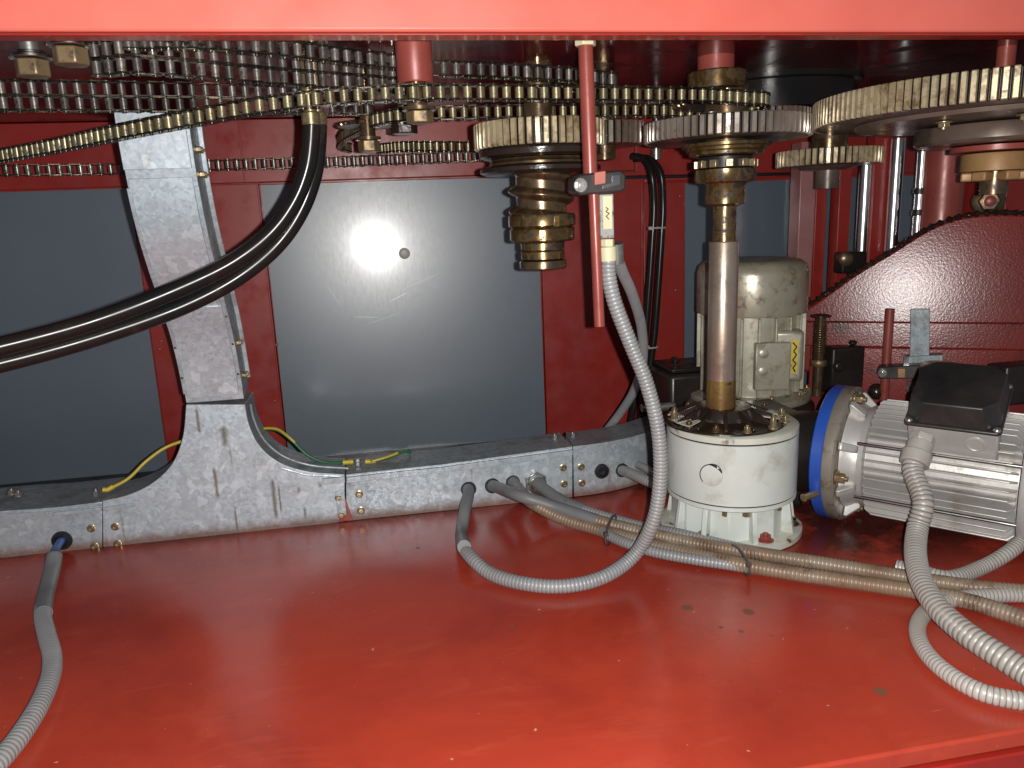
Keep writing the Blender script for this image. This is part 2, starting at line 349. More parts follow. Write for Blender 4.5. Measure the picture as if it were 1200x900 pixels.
def resample(path, step):
    out = [path[0]]; acc = 0; last = path[0]
    for p in path[1:]:
        d = (p-last).length
        while acc+d >= step and d > 1e-9:
            t = (step-acc)/d; last = last.lerp(p, t); out.append(last); d = (p-last).length; acc = 0
        acc += d; last = p
    return out
def smooth_path(path, it=4):
    for _ in range(it):
        path = [path[0]]+[(path[i-1]+path[i]*2+path[i+1])/4 for i in range(1, len(path)-1)]+[path[-1]]
    return path
def sweep(bm, pts, rad, seg=16, mi=0, mif=None):
    x = None; rings = []
    n = len(pts)
    for i, p in enumerate(pts):
        d = (pts[min(i+1, n-1)]-pts[max(i-1, 0)]).normalized()
        if x is None: x = d.orthogonal().normalized()
        x = (x-d*x.dot(d)).normalized(); y = d.cross(x)
        r = rad(i) if callable(rad) else rad
        rings.append([bm.verts.new(p+(x*math.cos(2*PI*k/seg)+y*math.sin(2*PI*k/seg))*r) for k in range(seg)])
    for j, (a, b) in enumerate(zip(rings, rings[1:])):
        for k in range(seg):
            f = bm.faces.new((a[k], a[(k+1) % seg], b[(k+1) % seg], b[k])); f.material_index = mif(j) if mif else mi
    bm.faces.new(rings[0]); bm.faces.new(rings[-1])
    return bm
def tube(name, pts, r, mat, parent=None, step=.004, seg=16, raw=False):
    path = resample(catmull(pts), step) if not raw else pts
    return link_mesh(name, sweep(nb(), path, r, seg), mat, parent, sharp=60)
GR_ = {}
def groove_of(mat):  # darker grey puts the recess shade between ribs into the colour
    if mat.name not in GR_: GR_[mat.name] = mk('shaded_groove_of_'+mat.name, (.21, .195, .18, 1), (.15, .135, .12, 1), .5, 0, bump=0)
    return GR_[mat.name]
def ribbed(name, pts, r, mat, parent=None, pitch=.0052, depth=.09, seg=18):
    path = smooth_path(resample(catmull(pts), pitch/5), 6)
    f = (1, 1, 1, 1-depth*.35, 1-depth)
    gm = groove_of(mat)
    return link_mesh(name, sweep(nb(), path, lambda i: r*f[i % 5], seg, mif=lambda j: 1 if j % 5 == 3 else 0), (mat, gm), parent, sharp=75)
def gear_bm(R, z0, z1, n, td=.009, rin=.0, bore=True, helix=0., mtx=None):
    """outline with trapezoid teeth, gaps in material 1, flat faces in material 2"""
    bm = nb(); ring0 = []; ring1 = []; mi = []
    for i in range(n):
        a = 2*PI*i/n; s = 2*PI/n
        for (da, rr) in ((-.47, R-td), (-.36, R-td*.55), (-.29, R-td*.1), (-.25, R), (.25, R), (.29, R-td*.1), (.36, R-td*.55), (.47, R-td)):
            an = a+da*s
            ring0.append(Vector((rr*math.cos(an), rr*math.sin(an), z0)))
            an += helix
            ring1.append(Vector((rr*math.cos(an), rr*math.sin(an), z1)))
            mi.append(0 if abs(da) < .35 or da == -.36 else 1)
    c = .0012
    def inset(rg, z): return [Vector((p.x*(1-c/R), p.y*(1-c/R), z)) for p in rg]
    L = [inset(ring0, z0-c*.0), [Vector((p.x, p.y, z0+c)) for p in ring0], [Vector((p.x, p.y, z1-c)) for p in ring1], inset(ring1, z1)]
    V = [[bm.verts.new(p) for p in l] for l in L]; N = len(ring0)
    for j in range(3):
        for k in range(N):
            f = bm.faces.new((V[j][k], V[j][(k+1) % N], V[j+1][(k+1) % N], V[j+1][k])); f.material_index = mi[k]
    # flat faces: fan to an inner circle
    for rg, z in ((V[0], z0), (V[3], z1)):
        inn = [bm.verts.new(Vector((p.co.x, p.co.y, 0)).normalized()*(R-td*1.6)+Vector((0, 0, z))) for p in rg]
        for k in range(N):
            f = bm.faces.new((rg[k], rg[(k+1) % N], inn[(k+1) % N], inn[k])); f.material_index = 2
        f = bm.faces.new(inn); f.material_index = 2
    if mtx is not None: bm.transform(mtx)
    return bm
def text_bm(s, size, mtx, extrude=.0003):
    cu = bpy.data.curves.new('t', 'FONT'); cu.body = s; cu.size = size; cu.extrude = extrude; cu.align_x = 'CENTER'; cu.align_y = 'CENTER'
    o = bpy.data.objects.new('t', cu); C.objects.link(o)
    bpy.context.view_layer.update(); me = bpy.data.meshes.new_from_object(o.evaluated_get(bpy.context.evaluated_depsgraph_get()))
    bm = nb(); bm.from_mesh(me); bm.transform(mtx); bpy.data.objects.remove(o); bpy.data.meshes.remove(me); return bm

# ================================================================== setting
FY = .548       # front edge of the base plate
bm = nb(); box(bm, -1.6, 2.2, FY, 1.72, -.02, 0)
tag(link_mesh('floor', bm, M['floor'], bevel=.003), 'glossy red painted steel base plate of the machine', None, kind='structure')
del bpy.data.objects['floor']['label']
bm = nb(); box(bm, -1.6, 2.2, FY-.004, FY+.012, -.25, -.0215)
o = link_mesh('base_plate_front', bm, M['red'], bevel=.002); tag(o, 'downturned red front lip below the base plate edge', 'frame')
WY = 1.65; CZ = .70
bm = nb(); box(bm, -1.6, 2.2, .80, 1.72, CZ, CZ+.02)
link_mesh('ceiling', bm, M['maroon'])['kind'] = 'structure'
# front beam
t = thing('front_beam', (0, .79, .67), 'red steel beam, coloured pale as if overexposed by the flash, along the top of the opening', 'beam')
bm = nb(); box(bm, -1.6, 2.2, .787, .799, .6725, 1.0); link_mesh('web', bm, M['beam'], t, bevel=.003)
bm = nb(); box(bm, -1.6, 2.2, .789, .812, .6695, .6715); link_mesh('lower_lip', bm, M['red'], t, bevel=.0008)
# back wall
t = thing('back_wall', (.2, WY, 0), 'red sheet steel back wall holding three slate grey panels', 'wall')
def wallbox(name, x0, x1, z0, z1, d, mat, bevel=.0015, y=WY):
    bm = nb(); box(bm, x0, x1, y-d, y, z0, z1); return link_mesh(name, bm, mat, t, bevel=bevel)
PT = .578
bm = nb(); box(bm, -1.6, 2.2, WY, WY+.02, 0, CZ); link_mesh('backing_sheet', bm, M['redwall'], t)
wallbox('top_rail', -1.6, .575, PT+.002, CZ-.001, .016, M['redwall'])
wallbox('top_rail', .577, 1.6, PT-.022, CZ-.001, .014, M['redwall'])
k = WY/1.6
for (x0, x1) in ((-.432*k, -.199*k), (.352*k, .572*k), (.578*k, .672*k)):
    wallbox('pillar_sheet', x0+.0015, x1-.0015, .001, (PT if x1 < .58*k else PT-.024), .015 if x1 < .58*k else .009, M['redwall'])
wallbox('seam_strip', -.232, -.229, PT+.003, CZ-.002, .0185, M['redwall'], .0005)
# a weld-like ridge and lips at the panel openings
wallbox('opening_lip', -.199*k-.003, -.199*k+.0005, .002, PT, .0185, M['redwall'], .0008)
wallbox('opening_lip', -.199*k+.002, .352*k-.002, PT-.003, PT+.001, .0185, M['redwall'], .0008)
def panel(x0, x1, z0, z1, tilt, label):
    bm = nb(); n = 16
    g = [[None]*(n+1) for _ in range(n+1)]
    for i in range(n+1):
        for j in range(n+1):
            u = i/n; v = j/n; x = x0+(x1-x0)*u; z = z0+(z1-z0)*v
            crown = .0012*math.sin(PI*u)*math.sin(PI*v)
            y = WY-.003-(1-v)*(z1-z0)*math.tan(math.radians(tilt))-crown
            g[i][j] = bm.verts.new((x, y, z))
    for i in range(n):
        for j in range(n): bm.faces.new((g[i][j], g[i+1][j], g[i+1][j+1], g[i][j+1]))
    r = bmesh.ops.extrude_face_region(bm, geom=bm.faces[:]); bmesh.ops.translate(bm, verts=[e for e in r['geom'] if isinstance(e, bmesh.types.BMVert)], vec=(0, .0018, 0))
    o = link_mesh('grey_panel', bm, M['panel'], t, sharp=50); o['label'] = label; return o
panel(-.199*k+.003, .352*k-.003, .004, PT-.003, 1.7, 'wide slate panel lit by the camera flash')
panel(-1.5, -.432*k-.003, .004, PT-.001, .3, 'left slate panel, dim')
panel(.672*k+.003, 1.6, .004, PT-.028, .3, 'dark slate panel behind the shaft')
bm = nb(); box(bm, -1.5, .60, 1.595, WY-.012, .0008, .006); link_mesh('black_foot_strip', bm, M['rubber'], t)  # black strip that draws the dark line along the wall foot
# round screw on the panel
p = aY(474, 297, WY-.012)
bm = nb(); lathe(bm, [(.0115, -.004), (.0115, .002), (.0095, .0032), (.003, .0034)], Matrix.Translation(p) @ Matrix.Rotation(PI/2, 4, 'X'), 24)
link_mesh('panel_knob', bm, M['tiew'], t)
for (px, py) in ((187, 409), (189, 400), (313, 402), (324, 404), (322, 470), (300, 280), (757, 318), (797, 230), (792, 340), (757, 212), (292, 190), (258, 195)):
    p = aY(px, py, WY-.016)
    bm = nb(); lathe(bm, [(.0035, 0), (.0032, .0015), (.0015, .0025)], Matrix.Translation(p) @ Matrix.Rotation(PI/2, 4, 'X'), 12)
    link_mesh('rivet', bm, M['redrod'], t)
p0 = aY(722, 208, 1.60); p1 = aY(960, 203, 1.60)
bm = nb(); cyl(bm, p0, p1, .0035, seg=12); tag(link_mesh('tie_rod', bm, M['rubber']), 'thin black rod crossing the red wall behind the shaft collar', 'rod')

# ================================================================== galvanized duct
t = thing('cable_duct', (-.26, 1.31, 0), 'galvanized steel cable duct along the floor with a riser bending up to the chains', 'cable duct')
DY = 1.26
def pp(px, py, y=DY): return aY(px, py, y)
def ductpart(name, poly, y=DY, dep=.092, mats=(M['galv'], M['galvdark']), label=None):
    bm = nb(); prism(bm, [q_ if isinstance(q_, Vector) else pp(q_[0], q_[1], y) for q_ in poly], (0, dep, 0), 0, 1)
    # front cover lip
    o = link_mesh(name, bm, mats, t, bevel=.0012)
    if label: o['label'] = label
    return o
def arc(pts, n=8):
    v = catmull([Vector((a, b, 0)) for a, b in pts], n); return [(q.x, q.y) for q in v]
left_top = arc([(120, 587), (150, 580), (180, 565), (202, 543), (214, 512), (218, 474)])
right_top = arc([(287, 474), (292, 498), (304, 522), (326, 541), (358, 552), (404, 556)])
ductpart('junction_cover', [(120.8, 655)]+left_top+right_top+[(404, 611)], mats=(M['galvrun'], M['galvdark']))
zl = pp(0, 599).z
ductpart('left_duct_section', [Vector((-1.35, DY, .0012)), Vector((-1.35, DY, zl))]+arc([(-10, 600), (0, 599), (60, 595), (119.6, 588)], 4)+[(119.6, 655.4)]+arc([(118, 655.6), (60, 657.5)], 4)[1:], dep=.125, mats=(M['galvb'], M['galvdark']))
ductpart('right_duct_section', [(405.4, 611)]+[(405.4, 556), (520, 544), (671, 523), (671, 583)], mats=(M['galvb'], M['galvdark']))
# curved right end: sweeps back behind the gearbox
bm = nb()
pl = [Vector((pp(672.4, 560).x, DY, 0))]
e0 = pl[0]; path = []
for i in range(13):
    u = i/12; path.append(Vector((e0.x+.235*u, DY+.11*u**2.2, 0)))
zt = pp(672, 523).z; zb = .0015
vs = []
for q in path: vs.append([bm.verts.new((q.x, q.y, zb)), bm.verts.new((q.x, q.y, zt)), bm.verts.new((q.x+.01, q.y+.09, zt)), bm.verts.new((q.x+.01, q.y+.09, zb))])
for a, b in zip(vs, vs[1:]):
    for j in range(4):
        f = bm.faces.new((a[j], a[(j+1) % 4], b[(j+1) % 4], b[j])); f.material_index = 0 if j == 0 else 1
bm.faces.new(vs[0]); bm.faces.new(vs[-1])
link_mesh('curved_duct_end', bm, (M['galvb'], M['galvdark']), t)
# lid flanges (thin folded strips along the top edge)
def strip(name, pts, y0, thick, wid, mat):
    bm = nb(); P_ = [pp(a, b, y0) for a, b in pts]
    for a, b in zip(P_, P_[1:]):
        q = [Vector((a.x, y0-thick, a.z-wid)), Vector((b.x, y0-thick, b.z-wid)), Vector((b.x, y0-thick, b.z)), Vector((a.x, y0-thick, a.z))]
        prism(bm, q, (0, thick-.0003, 0))
    return link_mesh(name, bm, mat, t, bevel=.0006)
strip('lid_flange', [(378, 560), (404, 557.5)], DY, .007, .010, M['galvb'])
strip('lid_flange', [(406.5, 558), (520, 546), (670, 526)], DY, .007, .010, M['galvb'])
strip('lid_flange', [(62, 600), (119, 594)], DY, .004, .006, M['galvb'])
strip('lid_flange', [(122, 594), (158, 589)], DY, .004, .006, M['galvb'])
strip('seam_plate', [(393, 575), (403.5, 574)], DY, .002, .045, M['galvb'])
for pts_ in ([(406.5, 558), (520, 546), (670, 525.5)], [(330, 548), (358, 556), (404, 558)], [(2, 601), (60, 597.5), (119, 590.5)]):
    bm = nb(); sweep(bm, [pp(a, b, DY)+Vector((0, .0005, -.0008)) for a, b in pts_], lambda i: .0020, 8); link_mesh('lid_edge', bm, M['galvb'], t)
# riser: profile in Y-Z
XL, XR = -.304, -.216
prof = [(1.26, .226), (1.254, .26), (1.243, .30), (1.227, .34), (1.205, .375), (1.182, .41), (1.158, .445), (1.135, .485), (1.117, .53), (1.106, .575), (1.10, .62), (1.10, .645)]
pv = catmull([Vector((0, a, b)) for a, b in prof], 4)
def riser(name, z0, z1, xl, xr, off, dep, mats):
    pts = [q for q in pv if z0 <= q.z <= z1]
    bm = nb(); fr = [];
    for i, q in enumerate(pts):
        a = pts[max(i-1, 0)]; b = pts[min(i+1, len(pts)-1)]; d = (b-a).normalized(); n = Vector((0, -d.z, d.y))
        f = q+n*off; g = q-n*dep
        fr.append([bm.verts.new((xl, f.y, f.z)), bm.verts.new((xr, f.y, f.z)), bm.verts.new((xr, g.y, g.z)), bm.verts.new((xl, g.y, g.z))])
    for a, b in zip(fr, fr[1:]):
        for j in range(4):
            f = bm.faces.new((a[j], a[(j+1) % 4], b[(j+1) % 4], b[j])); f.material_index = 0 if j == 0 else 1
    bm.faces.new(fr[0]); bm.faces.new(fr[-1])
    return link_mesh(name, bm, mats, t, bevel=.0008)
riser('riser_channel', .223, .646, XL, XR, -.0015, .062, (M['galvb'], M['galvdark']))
o = riser('riser_cover', .231, .385, XL+.003, XR-.006, .0005, .002, (M['galv'], M['galvb'])); o['label'] = 'lowest bent cover plate of the riser'
o = riser('riser_cover', .388, .566, XL+.002, XR-.006, .0008, .002, (M['galv'], M['galvb'])); o['label'] = 'middle cover plate of the riser'
o = riser('riser_cover', .568, .646, XL, XR-.004, .0028, .001, (M['galv'], M['galvb'])); o['label'] = 'upper cover plate with a rusty lower edge'
riser('side_flange', .235, .56, XR-.0055, XR+.001, .003, .0, (M['galvb'], M['galvb']))
riser('side_flange', .235, .56, XL-.001, XL+.0045, .003, .0, (M['galvb'], M['galvb']))
riser('back_lip', .24, .66, XR-.002, XR+.006, -.052, .056, (M['galvb'], M['galvb']))
bm = nb(); cx_ = [pp(a, b, DY) for a, b in right_top[2:]]
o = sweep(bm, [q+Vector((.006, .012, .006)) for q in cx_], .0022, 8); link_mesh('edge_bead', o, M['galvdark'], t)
for q in pv[::5][1:-4]:
    for x in (XL+.002, XR-.002):
        bm = nb(); lathe(bm, [(.0020, 0), (.0018, .001), (.0008, .0014)], Matrix.Translation((x, q.y-.0032, q.z)) @ Matrix.Rotation(PI/2, 4, 'X'), 10); link_mesh('rivet', bm, M['darkmetal'], t)
# side bolts on riser
def yz_at(z): return min(pv, key=lambda q: abs(q.z-z)).y
for z in (.60, .568, .432, .41, .318, .262):
    bm = nb(); y = yz_at(z)+.025
    for dy in (0, .012):
        hexbolt(bm, (XR-.001, y+dy, z), (1, 0, 0), .0042, .007)
    link_mesh('side_bolt', bm, M['bolt'], t)
# duct screws
for (px, py) in ((107, 619), (111, 640), (135, 617), (138, 637), (397, 583), (400, 603), (421, 579), (423, 598), (660, 548), (661, 567), (681, 547), (682, 566)):
    bm = nb(); q = pp(px, py, DY)
    Mx = Matrix.Translation(q) @ Matrix.Rotation(PI/2, 4, 'X')
    lathe(bm, [(.0066, -.001), (.0066, .0012), (.0058, .0016)], Mx, 20)
    lathe(bm, [(.0046, .001), (.0046, .0042), (.0036, .0052), (.002, .0052), (.0018, .003)], Mx, 6 if random.random() < .01 else 16)
    link_mesh('screw', bm, M['bolt'], t)
# grommets
for (px, py, r) in ((73, 633, .0155), (549, 573, .0135), (577, 569, .0135), (601, 565, .0125), (705, 552, .0135), (729, 551, .0125)):
    bm = nb(); q = pp(px, py, DY if px < 690 else DY+.003 if px < 720 else DY+.012)
    lathe(bm, [(r, -.004), (r, .003), (r*.9, .0055), (r*.62, .006), (r*.55, .001), (.001, 0)], Matrix.Translation(q) @ Matrix.Rotation(PI/2, 4, 'X'), 28)
    link_mesh('grommet', bm, M['rubber'], t)
q = pp(627, 564, DY); bm = nb()
cyl(bm, q, q+Vector((0, -.010, 0)), .0205, seg=6); cyl(bm, q+Vector((0, -.009, 0)), q+Vector((.001, -.020, -.001)), .0165, seg=24); cyl(bm, q+Vector((0, -.018, 0)), q+Vector((.004, -.032, -.006)), .014, seg=24)
link_mesh('cable_gland', bm, M['boltg'], t, bevel=.001)
bm = nb(); prism(bm, [aY(a, b, DY-.0012) for a, b in ((405, 584), (409, 596), (414, 609), (396, 611.5), (401, 600))], (0, .0016, 0)); link_mesh('rust_patch', bm, M['redrod'], t)
# lid bolts on the dark top
for (px, py) in ((650, 510), (671, 508), (14, 575), (22, 577)):
    q = aZ(px, py+3, zt); bm = nb(); hexbolt(bm, (q.x, q.y, zt-.001), (0, 0, 1), .006, .007); link_mesh('lid_bolt', bm, M['boltg'], t)

# earth wires
t = thing('earth_wire', aY(120, 575, 1.30), 'yellow earth wire looping left of the galvanized riser', 'wire', 'earth wires')
tube('wire', [aY(128, 573, 1.29), aY(150, 561, 1.30), aY(172, 540, 1.315), (aY(195, 524, 1.33)), aY(222, 515, 1.34), aY(245, 512, 1.36)], .0030, M['yellow'], t, seg=10)
bm = nb(); sweep(bm, [aY(120, 574, 1.285), aY(126, 574, 1.287), aY(133, 570, 1.29)], lambda i: .0042, 10); link_mesh('lug', bm, M['sticker'], t)
bm = nb(); q = aZ(113, 579, .078); hexbolt(bm, (q.x, q.y, .072), (0, 0, 1), .0062, .012); link_mesh('stud', bm, M['boltg'], t)
t = thing('earth_wire', aY(420, 542, 1.31), 'green and yellow earth wire right of the galvanized riser', 'wire', 'earth wires')
tube('wire', [aY(300, 506, 1.36), aY(310, 503, 1.35), aY(325, 504, 1.34), aY(342, 516, 1.33), aY(360, 533, 1.325), aY(382, 542, 1.32), aY(403, 542, 1.315)], .0028, M['green'], t, seg=10)
o = tube('yellow_stripe', [aY(300, 505, 1.357), aY(310, 502, 1.347), aY(325, 503, 1.337), aY(337, 511, 1.328), aY(346, 519, 1.325)], .0024, M['yellow'], t, seg=10)
tube('wire', [aY(434, 541, 1.31), aY(455, 536, 1.315), aY(475, 529, 1.33), aY(482, 530, 1.34)], .0028, M['green'], t, seg=10)
tube('yellow_stripe', [aY(436, 540.5, 1.308), aY(452, 536, 1.310), aY(468, 530, 1.32)], .0024, M['yellow'], t, seg=10)
for (a, b) in (((402, 542), (414, 541)), ((428, 541), (440, 541))):
    bm = nb(); cyl(bm, aY(*a, 1.312), aY(*b, 1.312), .0044, seg=12); link_mesh('lug', bm, M['sticker'], t)
q = aY(420, 548, 1.312); bm = nb(); cyl(bm, q, q+Vector((0, 0, .016)), .003, seg=10)
for z in (0, .006, .012): cyl(bm, q+Vector((0, 0, z)), q+Vector((0, 0, z+.0035)), .0055, seg=6)
link_mesh('stud', bm, M['boltg'], t)

# ================================================================== chains
def chain_meshes(kind, rmat, strands=1):
    h = .0062; g = .0166; rr = .0046 if kind != 'gold' else .0052
    bm = nb()
    for s in range(strands):
        z = (s-(strands-1)/2)*g
        lathe(bm, [(.0026, z-h-.0030), (.0026, z-h-.0003), (rr, z-h), (rr, z-h+.0002), (rr, z+h-.0002), (rr, z+h), (.0026, z+h+.0003), (.0026, z+h+.0030)], Matrix.Identity(4), 14)
    bmesh.ops.recalc_face_normals(bm, faces=bm.faces)
    me = bpy.data.meshes.new(kind+'_roller'); bm.to_mesh(me); bm.free(); me.materials.append(rmat); me.shade_smooth(); me.set_sharp_from_angle(angle=math.radians(35))
    out = []
    p = .015875
    for outer in (0, 1):
        bm = nb()
        for s in range(strands):
            z = (s-(strands-1)/2)*g
            for sg in (-1, 1):
                zc = z+sg*(h+.0010+(.0016 if outer else 0)); tt = .0006
                poly = []
                for i in range(9): a = PI/2+PI*i/8; poly.append(Vector((.0066*math.cos(a), .0066*math.sin(a), zc-tt)))
                poly.append(Vector((p/2, -.0048, zc-tt)))
                for i in range(9): a = -PI/2+PI*i/8; poly.append(Vector((p+.0066*math.cos(a), .0066*math.sin(a), zc-tt)))
                poly.append(Vector((p/2, .0048, zc-tt)))
                prism(bm, poly, (0, 0, tt*2))
                if outer:
                    for xx in (0, p): cyl(bm, (xx, 0, zc-sg*.001), (xx, 0, zc+sg*.0018), .0024, seg=10)
        bmesh.ops.recalc_face_normals(bm, faces=bm.faces)
        m2 = bpy.data.meshes.new(kind+'_plates'); bm.to_mesh(m2); bm.free(); m2.materials.append(M['plate']); m2.shade_smooth(); m2.set_sharp_from_angle(angle=math.radians(40))
        out.append(m2)
    return me, out[0], out[1]
CH = {'gold': chain_meshes('gold', M['roller']), 'silver': chain_meshes('silver', M['rollers']), 'duplex': chain_meshes('duplex', M['rollers'], 2)}
def chain(path, kind, label, group=None, smoothn=10, twist=None):
    path = resample(catmull(path, 30), .001); path = smooth_path(path, smoothn)
    pts = resample(path, .015875)
    t = thing('roller_chain', pts[len(pts)//2], label, 'chain', group)
    base = t.location.copy(); ro, inn, out = CH[kind]
    for i, p in enumerate(pts):
        o = bpy.data.objects.new('roller_pair' if kind == 'duplex' else 'roller', ro); C.objects.link(o); o.parent = t; o.location = p-base; o.rotation_euler = (0, 0, i*2.1)
        if i+1 < len(pts):
            d = pts[i+1]-p
            o = bpy.data.objects.new('link_plates', out if i % 2 else inn); C.objects.link(o); o.parent = t; o.location = p-base
            o.rotation_euler = (random.uniform(-.03, .03), -math.atan2(d.z, math.hypot(d.x, d.y)), math.atan2(d.y, d.x))
    return t
def zp(px, py, z): return aZ(px, py, z)
GZ = .64
SC = Vector((.505, 1.083, GZ)); SR = .066
arcp = [SC+Vector((SR*math.cos(a), SR*math.sin(a), 0)) for a in [math.radians(x) for x in (-85, -50, -15, 20, 55, 90)]]
g_path = [zp(-22, 188, .614)+Vector((-.10, .075, 0)), zp(-22, 188, .614), zp(0, 183, .614), zp(70, 170, .615), zp(140, 155, .617), zp(220, 139.5, .622), zp(300, 125, .629), zp(380, 115, .636), zp(430, 111, GZ), zp(480, 109, GZ), zp(530, 108.5, GZ), zp(620, 109, GZ), zp(760, 111, GZ), zp(830, 112, GZ)]+arcp[:4]
chain(g_path, 'gold', 'long golden roller chain sweeping across the front from the left edge to the shaft', 'roller chains under the ceiling')
IC = zp(436, 152, GZ)
r_path = [SC+Vector((SR*.7, SR*.75, 0)), SC+Vector((0, SR+.002, 0)), zp(760, 129.5, GZ), zp(650, 130.5, GZ), zp(540, 132, GZ), zp(480, 134, GZ), zp(446, 139, GZ), zp(422, 149, GZ), zp(403, 160, GZ), zp(402, 171, GZ), zp(425, 176, GZ+.0), zp(470, 172, .632), zp(520, 172, .622), zp(575, 173, .615)]
chain(r_path, 'gold', 'golden return chain behind the front run, folding round the brass-nut idler', 'roller chains under the ceiling')
chain([zp(-20, 201, .605)+Vector((-.45, .02, 0)), zp(-20, 201, .605), zp(0, 200, .605), zp(140, 198, .605), zp(240, 194, .605), zp(400, 189.5, .605), zp(560, 183, .605), zp(590, 182, .605)], 'silver', 'thin far chain running low along the red back wall behind the riser', 'roller chains under the ceiling')
chain([zp(-25, 112, .657)+Vector((-.5, -.01, 0)), zp(-25, 112, .657), zp(0, 112, .657), zp(100, 113, .657), zp(233, 114.5, .657), zp(330, 117, .657), zp(400, 119, .657), zp(440, 119, .657)], 'duplex', 'silver double-strand chain entering from the left edge level below the two ceiling bolts', 'roller chains under the ceiling')
chain([zp(112, 70, .672), zp(150, 66, .672), zp(200, 69, .672), zp(300, 79, .672), zp(400, 87, .672), zp(460, 92, .672), zp(500, 97, .672)], 'duplex', 'silver double-strand chain tight under the ceiling right of the two bolts', 'roller chains under the ceiling')
chain([zp(150, 48, .686), zp(200, 47, .686), zp(260, 50, .686), zp(340, 58, .686), zp(420, 68, .686), zp(475, 74, .686)], 'silver', 'uppermost silver chain almost touching the ceiling at the left', 'roller chains under the ceiling')
cpath = [zp(505, 80, .672), zp(560, 82, .672), zp(620, 85, .672), zp(680, 89, .672), zp(703, 92, .672)]
e = cpath[-1]; cpath += [e+Vector((.022, .012, 0)), e+Vector((.028, .034, 0)), e+Vector((.012, .056, 0)), e+Vector((-.03, .07, 0))]
chain(cpath, 'silver', 'short silver chain right of the red post, turning back behind the hanging rod', 'roller chains under the ceiling')

# sprockets
def sprocket(parent, c, R, n, z0, z1, mat=None, name='sprocket'):
    return link_mesh(name, gear_bm(R, z0, z1, n, .007, mtx=T(c.x, c.y)), (mat or M['oilmetal'], M['darkmetal'], M['gearweb']), parent)

# ceiling bolts
def ceiling_bolt(px, py, z, label):
    q = aZ(px, py, z); t = thing('ceiling_bolt', (q.x, q.y, z), label, 'bolt', 'big hex bolts under the ceiling')
    bm = nb(); cyl(bm, (q.x, q.y, z-.010), (q.x, q.y, z+.006), .0165, seg=6); link_mesh('nut', bm, M['boltsoft'], t, bevel=.0015)
    bm = nb(); cyl(bm, (q.x, q.y, z+.007), (q.x, q.y, z+.0105), .0195, seg=32); cyl(bm, (q.x, q.y, z+.011), (q.x, q.y, z+.014), .015, seg=32); link_mesh('washer', bm, M['steel'], t, bevel=.0006)
    bm = nb(); cyl(bm, (q.x, q.y, z+.012), (q.x, q.y, CZ), .009, seg=24); link_mesh('stem', bm, M['boltg'], t)
ceiling_bolt(38, 78, .664, 'hex bolt under the ceiling nearest the left edge')
ceiling_bolt(83, 64, .668, 'hex bolt under the ceiling between its twin and the upper chains')

# post 1 with idler
q = aY(487, 95, .972)
t = thing('idler_post', (q.x, q.y, CZ), 'round red post hanging from the ceiling with an idler and nut below the chain', 'post')
bm = nb(); lathe(bm, [(.0205, .655), (.0215, .657), (.0215, CZ)], T(q.x, q.y), 36); link_mesh('post', bm, M['redrod'], t)
bm = nb(); cyl(bm, (q.x, q.y, .625), (q.x, q.y, .656), .012); link_mesh('spindle', bm, M['oilmetal'], t)
c = Vector((q.x, q.y+.022, 0)); sprocket(t, c, .026, 12, .638, .642)
bm = nb(); cyl(bm, (q.x+.002, q.y, .610), (q.x+.002, q.y, .624), .0165, seg=6); link_mesh('nut', bm, M['boltsoft'], t, bevel=.0015)
bm = nb(); cyl(bm, (q.x+.002, q.y, .6245), (q.x+.002, q.y, .6285), .020, seg=32); link_mesh('washer', bm, M['oilmetal'], t)
# idler 2 (brass nut)
q = aY(432, 165, 1.21)
t = thing('chain_idler', (q.x, q.y, CZ), 'small greasy idler with a dull brass nut where the return chain folds back', 'idler')
bm = nb(); cyl(bm, (q.x, q.y, .62), (q.x, q.y, CZ), .011); link_mesh('spindle', bm, M['oilmetal'], t)
sprocket(t, Vector((q.x, q.y+.03, 0)), .045, 18, .637, .643)
bm = nb(); cyl(bm, (q.x, q.y, .598), (q.x, q.y, .614), .0165, seg=6); link_mesh('nut', bm, M['boltsoft'], t, bevel=.0015)
bm = nb(); cyl(bm, (q.x, q.y, .6145), (q.x, q.y, .619), .0185, seg=32); link_mesh('washer', bm, M['oilmetal'], t)
q = aY(474, 152, 1.16)
t = thing('ceiling_bolt', (q.x, q.y, CZ), 'black greasy hex nut between the two golden chain runs beside the red post', 'bolt', None)
bm = nb(); cyl(bm, (q.x, q.y, q.z-.006), (q.x, q.y, q.z+.009), .019, seg=6); link_mesh('nut', bm, M['grease'], t, bevel=.0015)
bm = nb(); cyl(bm, (q.x, q.y, q.z+.01), (q.x, q.y, CZ), .008, seg=20); link_mesh('stem', bm, M['oilmetal'], t)

# ================================================================== main shaft
SX, SY = .508, 1.06
t = thing('drive_shaft', (SX, SY, .17), 'tall bronze brown vertical shaft rising from the white gearbox to the ceiling', 'shaft')
bm = nb(); lathe(bm, [(.0205, .19), (.0212, .192), (.0212, .447), (.0205, .4485), (.016, .4495)], T(SX, SY), 48); link_mesh('sleeve', bm, M['shaft'], t)
bm = nb(); lathe(bm, [(.0168, .445), (.0168, .53)], T(SX, SY), 40); link_mesh('shaft_core', bm, M['brass'], t)
bm = nb(); lathe(bm, [(.0218, .193), (.0216, .236), (.02132, .244)], T(SX, SY), 40); link_mesh('grease_ring', bm, M['shaftlow'], t)
bm = nb(); lathe(bm, [(.018, .498), (.028, .502), (.028, .527), (.030, .530), (.041, .532), (.043, .535), (.043, .549), (.036, .551)], T(SX, SY), 48)
cyl(bm, (SX-.006, SY-.0275, .514), (SX-.0065, SY-.0295, .514), .0035, seg=12, mi=1); link_mesh('clamp_collar', bm, (M['brass'], M['black']), t)
